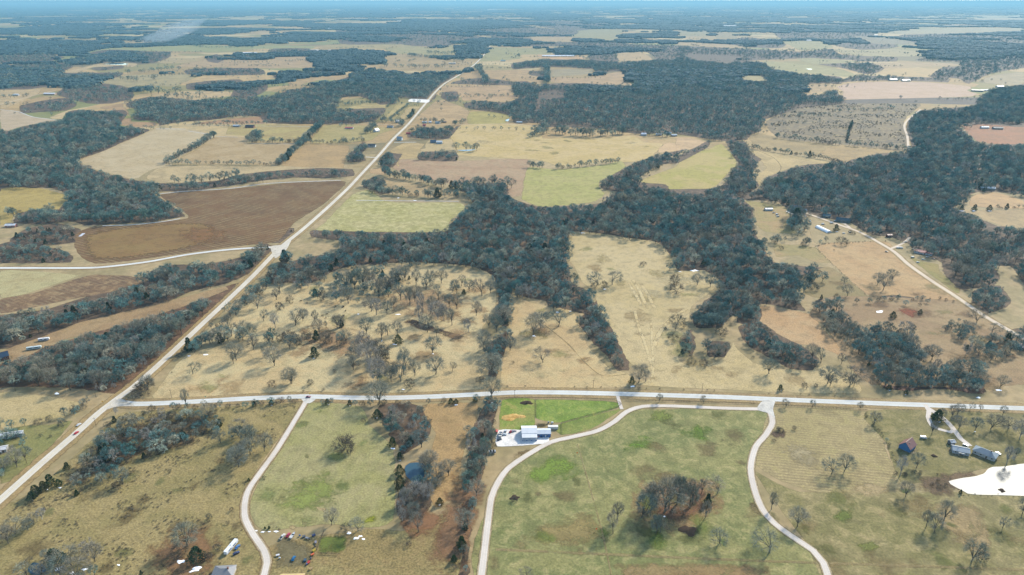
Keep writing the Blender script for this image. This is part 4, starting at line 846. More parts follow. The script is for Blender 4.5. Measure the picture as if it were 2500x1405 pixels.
# ---- single trees, read one by one: crop letter, then x y height kind (b bare, w wide, n narrow, p pale, s shrub, c cedar, C broad cedar)
SINGLE = {
 'the tan pasture with cattle': 'E 75 825 140 b 275 905 130 p 240 880 120 b 350 895 110 b 400 850 90 b 630 725 130 b 740 680 110 b 850 755 110 b 820 740 100 b 940 735 90 w 885 700 80 b 1030 770 130 b 1090 750 110 b 550 810 130 b 515 835 140 n 450 800 120 b 350 750 130 b 290 780 150 n 205 1040 130 w 310 1085 140 b 355 1050 110 b 425 1040 100 b 675 1180 140 w 700 1330 140 w 820 1310 70 b 480 1250 130 b 470 1330 180 b 550 1340 120 b 345 1225 110 b 300 1380 190 p 230 1300 220 p 205 1190 190 p 100 1250 140 b 110 1300 110 b 60 1110 110 b 10 1000 110 b 715 940 150 p 755 945 130 p 640 1030 150 b 705 1060 90 n 815 980 130 n 850 860 110 b 795 850 100 b 990 910 120 b 935 1030 110 p 1080 1000 120 b 1135 1025 130 b 610 880 150 p 580 960 140 p 660 900 140 b 180 700 150 b 120 720 150 b 420 690 130 b 380 720 120 b 480 660 120 b 560 690 120 b 60 720 140 b 230 690 130 b 660 690 120 b 720 800 110 b 1040 1150 150 b 1050 1190 120 b D 2410 1000 110 b 2250 970 110 n 2285 1030 110 b 2110 980 130 w 2165 950 100 b 1970 1000 120 p 1885 950 90 b 1840 860 110 w 1630 980 90 b 1510 1005 50 b 1975 800 90 b 2070 820 60 s 2000 870 70 s 1690 1230 150 b 1810 1155 110 b 1960 1270 150 w 1380 1330 100 w 2080 1395 130 w 2070 1150 120 b 2120 1125 90 b 1670 1255 90 n 1920 1200 110 b 2310 800 80 s 2000 745 110 b 2250 1205 85 C 2255 770 60 C 2390 1320 34 s G 2195 60 50 s 1925 70 55 s E 430 1110 75 C 900 757 42 C 30 990 70 c D 1230 1320 12 s 2330 1000 60 n',
 'the golden middle slope': 'E 1175 970 150 w 1230 1160 110 b 1280 810 100 n 1330 770 100 b 1400 1050 170 w 1450 1000 140 w 1575 990 120 w 1465 1245 115 w 1100 1340 180 w 2150 1390 160 w 2200 1380 130 b 2100 1395 60 C 1015 1390 50 s 1250 1250 20 s',
 'the broad pasture with hay tracks': 'E 1850 700 110 w 1960 690 110 w 1900 715 60 s 1840 715 50 s 2185 555 35 s 2400 690 90 s 2420 750 80 s 2420 980 90 s 2410 1020 70 b 2395 1090 60 s 2340 1010 20 s F 155 690 90 w 245 705 100 b 330 1000 140 b 320 1050 70 s 215 1155 90 b 290 1205 110 b 350 1195 110 n 200 1270 60 s 110 1250 50 s 665 1325 130 w 1085 1395 140 w 1265 1395 150 w 1035 1250 120 b 1185 1255 90 b 975 1220 120 b 550 1215 20 s I 740 97 48 C 905 80 50 s 990 75 30 s 1090 65 100 b 1230 70 110 b 1260 65 100 b',
 'the paddocks under the dirt road': 'F 1480 730 130 w 1545 660 90 w 1440 690 90 w 1225 770 90 b 1200 690 70 b 2150 960 100 w 2260 1030 80 w 1830 1225 130 w 965 670 32 C 970 725 60 s 1745 895 35 C 1550 925 52 C 1040 790 35 c 1150 790 40 s 750 435 28 s 1130 445 10 s 1145 305 52 C 2040 157 40 C 2130 157 46 C 2240 157 42 C 1600 100 60 C 1180 400 60 s 1790 1180 60 s I 1505 92 42 C 1625 122 36 C 1480 60 90 b 1570 70 100 b 2290 80 100 w',
 'the rough lower left pasture': 'G 1325 1200 190 w 1390 1300 130 C 400 1320 140 C 2065 50 110 w 1870 530 150 b 1770 550 140 b 1690 640 170 b 1700 400 120 w 1480 290 130 w 1320 210 140 n 820 270 62 p 870 760 140 b 840 795 70 s 1480 1010 55 s 920 690 30 s 1200 680 30 s 300 1010 100 p 240 1050 110 b 200 1090 100 b 60 1180 150 b 120 640 150 b 30 690 130 b 180 590 110 b 625 580 52 C 740 612 52 C 790 592 52 C 475 652 58 C 360 762 90 C 420 772 60 C 260 832 90 C 225 872 70 C 310 802 80 C 1800 207 42 C 1920 197 42 C 1000 1400 40 c 1760 737 26 C 1270 1260 90 s 1540 1230 60 s 1480 1290 60 s 210 1310 40 s 1640 950 30 s 1610 1040 25 s 1870 720 22 s 690 630 40 s 1560 470 120 b 1150 520 60 s',
 'the pale green meadow': 'G 2345 1050 140 w 2435 520 120 s 2315 192 44 C H 65 540 130 s 145 1090 120 w 60 1090 60 s 85 202 46 C 175 320 30 s 2 0 2 s',
 'the pond hollow': 'H 295 190 190 w 385 490 78 C 440 582 62 C 435 690 80 C 440 760 80 C 460 820 70 C 425 800 60 c 720 905 62 C 280 292 78 C 800 192 46 C 835 192 42 C 970 177 38 C 785 700 130 w 570 1100 150 b 560 860 140 p 655 640 140 b 640 870 150 p 500 900 120 b 400 330 140 p 540 1000 140 b 480 480 110 b 590 500 140 w 690 800 110 b 545 780 30 C 500 1195 40 s',
 'the fence row and barn lot': 'H 1090 150 180 w 1050 610 170 n 1090 480 100 b 1075 470 120 n 1340 190 20 s 2270 182 70 b',
 'the green meadow': 'H 1945 1110 180 n 1975 1010 160 n 1250 880 34 s 2250 1110 180 n 2280 1100 150 n 2150 1000 230 b 2220 930 200 n 2255 900 200 b 2310 960 260 w 2340 930 250 b 2400 900 250 n 1335 1410 90 w I 295 825 130 w 180 830 120 n 120 900 200 n 100 930 200 n 10 900 240 b 205 1005 160 n 222 900 90 c 310 1180 135 w 660 1245 165 w 195 190 62 b',
 'the mown right field': 'I 860 1060 155 w 675 940 150 n 1100 690 120 w 1190 670 140 w 780 215 66 b 965 220 66 b 1300 235 66 b 1405 330 100 b 1625 850 130 b 1770 1060 150 n 1830 1100 160 b 1895 1020 180 b 2090 1310 190 w 2160 1300 90 s 2310 1070 110 b 2450 970 130 b',
 'the lakeside farm lawn': 'I 1810 410 110 n 1585 700 160 p 1700 645 120 w 2000 370 105 w 2115 380 105 w 2225 370 125 w 2350 370 105 w 2430 440 160 p 1875 300 90 b 1950 290 100 b 1990 262 90 b 2310 270 72 b 2080 230 60 b 2150 240 50 b 1850 310 95 C 1830 300 60 C 2340 620 150 p 2400 570 80 n 2470 330 90 b',
}
def parse_single(s):
    t = s.split(); cr = CROPS['P']; i = 0; out = []
    while i < len(t):
        if t[i] in CROPS and (i + 1 < len(t) and t[i + 1].replace('.', '').isdigit()) and not (len(out) and False):
            cr = CROPS[t[i]]; i += 1; continue
        x, y, h, k = float(t[i]), float(t[i + 1]), float(t[i + 2]), t[i + 3]; i += 4
        out.append((cr[0] + x * cr[2], cr[1] + y * cr[2], h * cr[2], k))
    return out
def tree_thing(name, meshes, x, y, H, wd, rz, label, cat, group):
    o = empty(name, (x, y, .1), rz); o.scale = (H * wd, H * wd, H); o.rotation_euler.x = random.gauss(0, .05); o.rotation_euler.y = random.gauss(0, .05)
    for me in meshes: link(bpy.data.objects.new(me.name.split('.')[0], me), o)
    return tag(o, label, cat, group)
NSING = 0; KINDN = {'b': ('oak', 'bare'), 'w': ('spreading oak', 'bare'), 'n': ('slim tree', 'bare'), 'p': ('pale barked tree', 'bare'), 's': ('shrub', 'leafless'), 'c': ('cedar', 'dark green'), 'C': ('cedar', 'dark green')}
ORD = ['first', 'second', 'third', 'fourth', 'fifth', 'sixth', 'seventh', 'eighth', 'ninth', 'tenth', 'eleventh', 'twelfth']
def ordinal(n): return ORD[n] if n < 12 else '%d%s' % (n + 1, {1: 'st', 2: 'nd', 3: 'rd'}.get((n + 1) % 10 if (n + 1) % 100 not in (11, 12, 13) else 0, 'th'))
rnd = random.Random(5); NB = 0
for place, s in SINGLE.items():
    L = sorted(q for q in parse_single(s) if q[2] > 1.5)
    cnt = {}
    for px, py, hp, k in L: cnt[KINDN[k]] = cnt.get(KINDN[k], 0) + 1
    seen = {}
    for px, py, hp, k in L:
        x, y = gnd(px, py); H = upm(px, py, hp * (.85 if k in 'cC' else 1))
        kn = KINDN[k]; i = seen.get(kn, 0); seen[kn] = i + 1
        lab = '%s %s in %s' % (kn[1], kn[0], place) if cnt[kn] == 1 else '%s %s %s from the left in %s' % (ordinal(i), kn[1], kn[0], place)
        if k in 'bwnp':
            vi = {'b': (0, 1, 3, 5, 7, 8), 'w': (0, 2, 5, 9, 10), 'n': (4, 6), 'p': (0, 1, 2, 3)}[k]; v = rnd.choice(vi)
            wd = {'b': 1.0, 'w': 1.15, 'n': .85, 'p': 1.0}[k] * rnd.uniform(.9, 1.15)
            tree_thing('bare_tree', (NEARP if k == 'p' else NEAR)[v], x, y, H, wd, rnd.uniform(0, 6.28), lab, 'tree', 'bare trees standing singly'); NB += 1
        elif k == 's': tree_thing('shrub', SHR[rnd.randrange(3)], x, y, H, rnd.uniform(.9, 1.2), rnd.uniform(0, 6.28), lab, 'shrub', 'shrubs standing singly')
        else: tree_thing('cedar_tree', CED[rnd.choice((1, 3)) if k == 'C' else rnd.choice((0, 2))], x, y, H, 1.1 if k == 'C' else 1, rnd.uniform(0, 6.28), lab, 'cedar', 'cedars standing singly')
# ---- the largest of the wood trees stand as things of their own, the rest of each wood is one mass
def in_view(t): 
    p = pix(t[1], t[2]); return -10 < p[0] < 2510 and p[1] < 1440
ALL.sort(reverse=True)
lead = [t for t in ALL if t[5] in ('bare', 'pale') and in_view(t)][:max(0, 300 - NB)]
rank = {}; tot = {}
for t in sorted(lead, key=lambda t: pix(t[1], t[2])[0]): rank[id(t)] = tot.get(t[6], 0); tot[t[6]] = rank[id(t)] + 1
leads = set(id(t) for t in lead)
WT = {}
def fit(a, b): return a if len(a.split()) <= 16 else b
for t in ALL:
    hp, x, y, H, wd, k, wi = t
    if id(t) in leads:
        tree_thing('bare_tree', (NEARP[rnd.randrange(4)] if k == 'pale' else NEAR[rnd.choice((4, 6)) if 'copse of tall' in WOODS[wi][0] else rnd.choice((0, 1, 2, 3, 5, 7, 8, 9, 10))]), x, y, H, wd, rnd.uniform(0, 6.28), fit('%s tall tree from left in %s' % (ordinal(rank[id(t)]), WOODS[wi][0]), '%s tall tree in %s' % (ordinal(rank[id(t)]), WOODS[wi][0])) if tot[wi] > 1 else 'tallest bare tree in %s' % WOODS[wi][0], 'tree', 'tall trees of ' + WOODS[wi][0])
    else: WT.setdefault(wi, []).append(t)
print('WOOD TREES', len(ALL), 'single', NB)
for wi, L in WT.items():
    far = sum(t[2] for t in L) / len(L) > 2300; P = []
    pr = P_FAR if far else P_MID + P_SHR
    for hp, x, y, H, wd, k, _ in L:
        if far: ix = rnd.randrange(4); wd *= 1.12 if k != 'cedar' else .6
        else: ix = 5 if k == 'pale' else 6 if k == 'cedar' else 7 + rnd.randrange(3) if k == 'brush' else rnd.randrange(5)
        P.append((x, y, .05, H, wd * (1.0 if far else 1.05), rnd.uniform(0, 6.28), ix))
    nm = 'hedgerow' if len(WOODS[wi][1]) < 9 and len(L) < 140 and 'wood' not in WOODS[wi][0] else 'woodland'
    scatter(nm, P, pr, WOODS[wi][0], 'hedgerow' if nm == 'hedgerow' else 'woods')
# ---- brush land on the right: rows of small bushes, counted by nobody
P = []; bl = pts('C 660 870 890 765 1250 745 1730 745 1690 800 1630 860 1640 1060 1250 1035 1000 1015 740 978'); gg = [gnd(*p) for p in bl]
for i in range(9000):
    x = rnd.uniform(min(q[0] for q in gg), max(q[0] for q in gg)); y = rnd.uniform(min(q[1] for q in gg), max(q[1] for q in gg))
    if inside(pix(x, y), bl) and mnoise.noise((x / 70, y / 70, 0)) > rnd.uniform(-.2, .7) and not on_road((x, y)): P.append((x, y, .05, rnd.uniform(2.2, 4.6), 1.1, rnd.uniform(0, 6), rnd.randrange(3)))
scatter('scrub', P, P_SHR, 'brown scrub rows covering the brush land on the right', 'scrub')
# ---- dead grass clumps in the rough pasture
P = []; bl = pts('P -20 1420 -20 1262 80 1205 250 1060 300 1015 560 996 730 988 690 1056 640 1122 600 1190 585 1260 600 1310 560 1330 540 1420'); gg = [gnd(*p) for p in bl]
for i in range(5200):
    x = rnd.uniform(min(q[0] for q in gg), max(q[0] for q in gg)); y = rnd.uniform(min(q[1] for q in gg), max(q[1] for q in gg))
    if inside(pix(x, y), bl) and mnoise.noise((x / 25, y / 25, 0)) > rnd.uniform(-.1, .5) and not on_road((x, y)): P.append((x, y, .05, rnd.uniform(.5, 1.3), 1.6, rnd.uniform(0, 6), rnd.randrange(3)))
scatter('weeds', P, P_SHR, 'brown weed clumps dotting the rough pasture', 'weeds')
# ---- far woods to the horizon: blocks of canopy wherever a slow noise says wood
P = []; y = 2900.0
while y < 60000:
    cell = max(38, y * .0085); x = -.83 * y
    while x < .83 * y:
        xx = x + rnd.uniform(-.3, .3) * cell; yy = y + rnd.uniform(-.3, .3) * cell
        px, py = pix(xx, yy)
        v = mnoise.noise((xx / 1500, yy / 900, 5.3)) + .6 * mnoise.noise((xx / 520, yy / 420, 1.7)) + .35 * mnoise.noise((xx / 190, yy / 150, 9)) + .2 * mnoise.noise((xx / 70, yy / 70, 4))
        lim_ = .14 if py > 130 else .03 if py > 62 else -.03
        if v > lim_ and not cleared((xx, yy), (px, py)) and not cleared((xx, yy), pix(xx, yy, 14)) and not on_road((xx, yy)):
            P.append((xx, yy, 0, rnd.uniform(10, 19), cell / 14.0 * rnd.uniform(.8, 1.25), rnd.choice((0, 1.571, 3.14, 4.71)) + rnd.uniform(-.4, .4), rnd.randrange(4)))
        x += cell
    y += cell
Q = []      # loose far trees and hedge lines between the far fields
for i in range(170):
    yy = 2000 * 4.2 ** rnd.random(); xx = rnd.uniform(-.76, .76) * yy; a = rnd.choice((0, 0, .1, 1.5, .7)) + rnd.uniform(-.2, .2); L = rnd.uniform(60, 420) * (1 if abs(a) < 1 else .6); n = int(L / rnd.uniform(11, 22))
    for k in range(n):
        x2 = xx + math.cos(a) * L * k / n + rnd.gauss(0, 5); y2 = yy + math.sin(a) * L * k / n + rnd.gauss(0, 5)
        if not on_road((x2, y2)) and pix(x2, y2)[1] < 330: Q.append((x2, y2, 0, rnd.uniform(6, 14), 1.1, rnd.uniform(0, 6), rnd.randrange(4)))
for i in range(3800):
    yy = 2000 * 4 ** rnd.random(); xx = rnd.uniform(-.76, .76) * yy
    if mnoise.noise((xx / 260, yy / 260, 33)) > rnd.uniform(-.05, .45) and not on_road((xx, yy)) and pix(xx, yy)[1] < 290: Q.append((xx, yy, 0, rnd.uniform(6, 14), 1.1, rnd.uniform(0, 6), rnd.randrange(4)))
scatter('far_trees', Q, P_FAR, 'loose far trees and hedges dotting the distant fields', 'trees')
print('FAR BLOCKS', len(P))
scatter('far_woods', P, P_CLUMP, 'distant woods scattered to the horizon', 'woods')

# ------------------------------------------------------------------ buildings
pm = {}
def paint(c, rough=.6, spec=.3, var=.1, scale=.6, k=None):
    key = (c, rough, k)
    if key not in pm: pm[key] = plain('paint', c, rough, spec, var, scale, k=k)
    return pm[key]
def seamed(name, c, pitch=.9, k=.55):
    """ribbed sheet metal"""
    t = NT(name); tc = t.node('ShaderNodeTexCoord').outputs['Object']; sx = t.node('ShaderNodeSeparateXYZ'); t.l.new(tc, sx.inputs[0])
    w = t.math('FRACT', t.math('DIVIDE', sx.outputs[0], pitch)); line = t.ramp(t.math('ABSOLUTE', t.math('SUBTRACT', w, .5)), .42, .5)
    n = t.noise(tc, .35, 4, .6)
    c2 = t.mix(t.math('MULTIPLY', line, .45), lin(c, k), lin(tuple(x * .6 for x in c), k)); c2 = t.mix(t.ramp(n, .45, .75, 0, .35), c2, lin(tuple(x * .78 for x in c), k))
    t.l.new(c2, t.b.inputs['Base Color']); t.b.inputs['Roughness'].default_value = .45; t.b.inputs['Specular IOR Level'].default_value = .4
    return t.m
SM = {}
def metal(c, k=.55):
    if (c, k) not in SM: SM[(c, k)] = seamed('sheet_metal', c, k=k)
    return SM[(c, k)]
def box(V, F, x0, x1, y0, y1, z0, z1):
    i = len(V); V.extend([(x0, y0, z0), (x1, y0, z0), (x1, y1, z0), (x0, y1, z0), (x0, y0, z1), (x1, y0, z1), (x1, y1, z1), (x0, y1, z1)])
    F.extend([tuple(i + k for k in f) for f in ((3, 2, 1, 0), (4, 5, 6, 7), (0, 1, 5, 4), (1, 2, 6, 5), (2, 3, 7, 6), (3, 0, 4, 7))])
def part(name, boxes, mat, parent):
    V, F = [], []
    for b in boxes: box(V, F, *b)
    return mesh_obj(name, V, F, mat, parent)
def gable_walls(name, w, d, h, rise, mat, parent, ox=0, oy=0):
    x0, x1, y0, y1 = ox - w / 2, ox + w / 2, oy - d / 2, oy + d / 2
    V = [(x0, y0, -.2), (x1, y0, -.2), (x1, y1, -.2), (x0, y1, -.2), (x0, y0, h), (x1, y0, h), (x1, y1, h), (x0, y1, h), (x0, oy, h + rise), (x1, oy, h + rise)]
    return mesh_obj(name, V, [(0, 1, 5, 4), (2, 3, 7, 6), (1, 2, 6, 9, 5), (3, 0, 4, 8, 7)], mat, parent)
def gable_roof(name, w, d, h, rise, mat, parent, ox=0, oy=0, over=.5, th=.18):
    o = mesh_obj(name, [], [], mat, parent); V, F = [], []
    x0, x1 = ox - w / 2 - over, ox + w / 2 + over; sl = rise / (d / 2); e = d / 2 + over; ze = h - sl * over + .05; zr = h + rise + .05
    for sg in (-1, 1):
        i = len(V); y = oy + sg * e
        V.extend([(x0, y, ze), (x1, y, ze), (x1, oy, zr), (x0, oy, zr), (x0, y, ze + th), (x1, y, ze + th), (x1, oy, zr + th), (x0, oy, zr + th)])
        fs = ((3, 2, 1, 0), (4, 5, 6, 7), (0, 1, 5, 4), (1, 2, 6, 5), (3, 0, 4, 7))
        F.extend([tuple(i + k for k in (f if sg < 0 else f[::-1])) for f in fs])
    o.data.from_pydata(V, [], F); o.data.update(); return o
def hip_roof(name, w, d, h, rise, mat, parent, over=.6):
    x, y = w / 2 + over, d / 2 + over; r = max(.5, w / 2 - d / 2)
    return mesh_obj(name, [(-x, -y, h), (x, -y, h), (x, y, h), (-x, y, h), (-r, 0, h + rise), (r, 0, h + rise)], [(0, 1, 5, 4), (1, 2, 5), (2, 3, 4, 5), (3, 0, 4), (3, 2, 1, 0)], mat, parent)
GLASS = plain('window_glass', (52, 66, 78), .12, .6, .1)
def openings(root, w, d, h, wall_c, n=3, door=True):
    for sg in (-1, 1):
        y = sg * (d / 2 + .03)
        for i in range(n):
            x = -w / 2 + w * (i + .5) / n
            if door and i == n // 2 and sg < 0: continue
            f = part('window', [(x - .75, x + .75, y - .04, y + .04, h * .36, h * .78)], paint((232, 230, 224)), root)
            part('pane', [(x - .6, x + .6, y - .06, y + .06, h * .4, h * .74)], GLASS, f)
    if door:
        x = -w / 2 + w * (n // 2 + .5) / n; y = -(d / 2 + .03)
        dd = part('door', [(x - .55, x + .55, y - .05, y + .05, 0, min(2.1, h * .8))], paint((96, 74, 62)), root)
        part('handle', [(x + .35, x + .43, y - .1, y - .04, 1.0, 1.1)], paint((170, 160, 140)), dd)
def house(px, py, w, d, h, rise, rot, roof, wall, label, name='house', cat='house', hip=False, n=3, rk=.5, chimney=False):
    x, y = gnd(px, py); o = empty(name, (x, y, .22), R(rot)); wm = paint(wall, .7)
    if hip: part('wall', [(-w / 2, w / 2, -d / 2, d / 2, -.2, h)], wm, o); rf = hip_roof('roof', w, d, h + .02, rise, metal(roof, rk), o)
    else: gable_walls('wall', w, d, h, rise, wm, o); rf = gable_roof('roof', w, d, h, rise, metal(roof, rk), o)
    if n: openings(o, w, d, h, wall, n)
    if py > 280 and not hip:
        part('ridge_cap', [(-w / 2 - .5, w / 2 + .5, -.25, .25, h + rise + .18, h + rise + .32)], paint(shade(roof, .8)), rf); part('roof_vent', [(-w * .22, -w * .22 + .5, -d * .2 - .25, -d * .2 + .25, h + rise * .5, h + rise * .6 + .7)], paint((110, 112, 116)), rf)
        if n: part('porch_roof', [(-w * .18, w * .18, -d / 2 - 1.9, -d / 2 + .05, h * .8, h * .8 + .14)], paint(shade(roof, .9)), o); part('porch_post', [(-w * .17, -w * .17 + .16, -d / 2 - 1.8, -d / 2 - 1.64, -.1, h * .8), (w * .17 - .16, w * .17, -d / 2 - 1.8, -d / 2 - 1.64, -.1, h * .8)], paint((222, 220, 214)), o)
    if py > 280:
        P_ = [(x + math.cos(q * .4189) * w * .95 * (1 + .3 * mnoise.noise((q, w, 1))), y + math.sin(q * .4189) * d * 1.25 * (1 + .3 * mnoise.noise((q, w, 5)))) for q in range(15)]
        tag(sheet('worn_yard', P_, gmat((176, 160, 128), (166, 150, 118), (150, 134, 104), soft=True), 2, .6, blob=True), kind='structure')
    if chimney: part('chimney', [(w * .2, w * .2 + .9, -.45, .45, h, h + rise + .9)], paint((150, 110, 92)), rf)
    return tag(o, label, cat)
# ---- the white metal barn with a lower wing
x, y = gnd(1292, 1066); o = empty('metal_barn', (x, y, .22), R(1.5)); tag(o, 'white metal barn with blue trimmed lower wing on gravel yard', 'barn')
WHT, BLU = (236, 236, 236), (58, 112, 176)
gable_walls('wall', 13, 11, 4.6, 1.7, metal((214, 220, 228), .5), o, 0, 3.2); gable_roof('roof', 13, 11, 4.6, 1.7, metal(WHT, .62), o, 0, 3.2, over=.3)
V = [(-6.6, -2.5, 4.35), (6.6, -2.5, 4.35), (6.6, -7.2, 3.5), (-6.6, -7.2, 3.5)]
mesh_obj('lean_to_roof', V + [(a, b, c + .16) for a, b, c in V], [(0, 1, 2, 3), (7, 6, 5, 4), (0, 4, 5, 1), (1, 5, 6, 2), (2, 6, 7, 3), (3, 7, 4, 0)], metal(WHT, .62), o)
part('lean_to_wall', [(-6.4, 6.4, -6.9, -6.7, -.2, 3.5), (-6.4, -6.2, -6.7, -2.4, -.2, 3.5), (6.2, 6.4, -6.7, -2.4, -.2, 3.5)], metal((214, 220, 228), .5), o)
part('blue_skirting', [(-6.45, 6.45, -6.98, -6.91, 0, .8)], paint(BLU, .5), o)
for xx in (-4.6, -.4, 3.6): 
    g = part('roller_door', [(xx - 1.4, xx + 1.4, -7.0, -6.94, 0, 2.9)], paint((188, 200, 216), .5), o); part('handle', [(xx - .2, xx + .2, -7.06, -7.0, .5, .6)], paint((70, 70, 74)), g)
gable_walls('wing_wall', 12, 8, 3.2, 1.3, paint(BLU, .5), o, 12.62, 2.4); gable_roof('wing_roof', 12, 8, 3.2, 1.3, metal((216, 222, 228), .6), o, 12.75, 2.4, over=.22)
for xx in (8.6, 12, 15.6): f = part('window', [(xx - .6, xx + .6, -1.68, -1.6, 1.2, 2.3)], paint((228, 228, 226)), o); part('pane', [(xx - .48, xx + .48, -1.71, -1.62, 1.3, 2.2)], GLASS, f)
part('door', [(13.6, 14.6, -1.7, -1.62, 0, 2.1)], paint((226, 226, 222)), o)
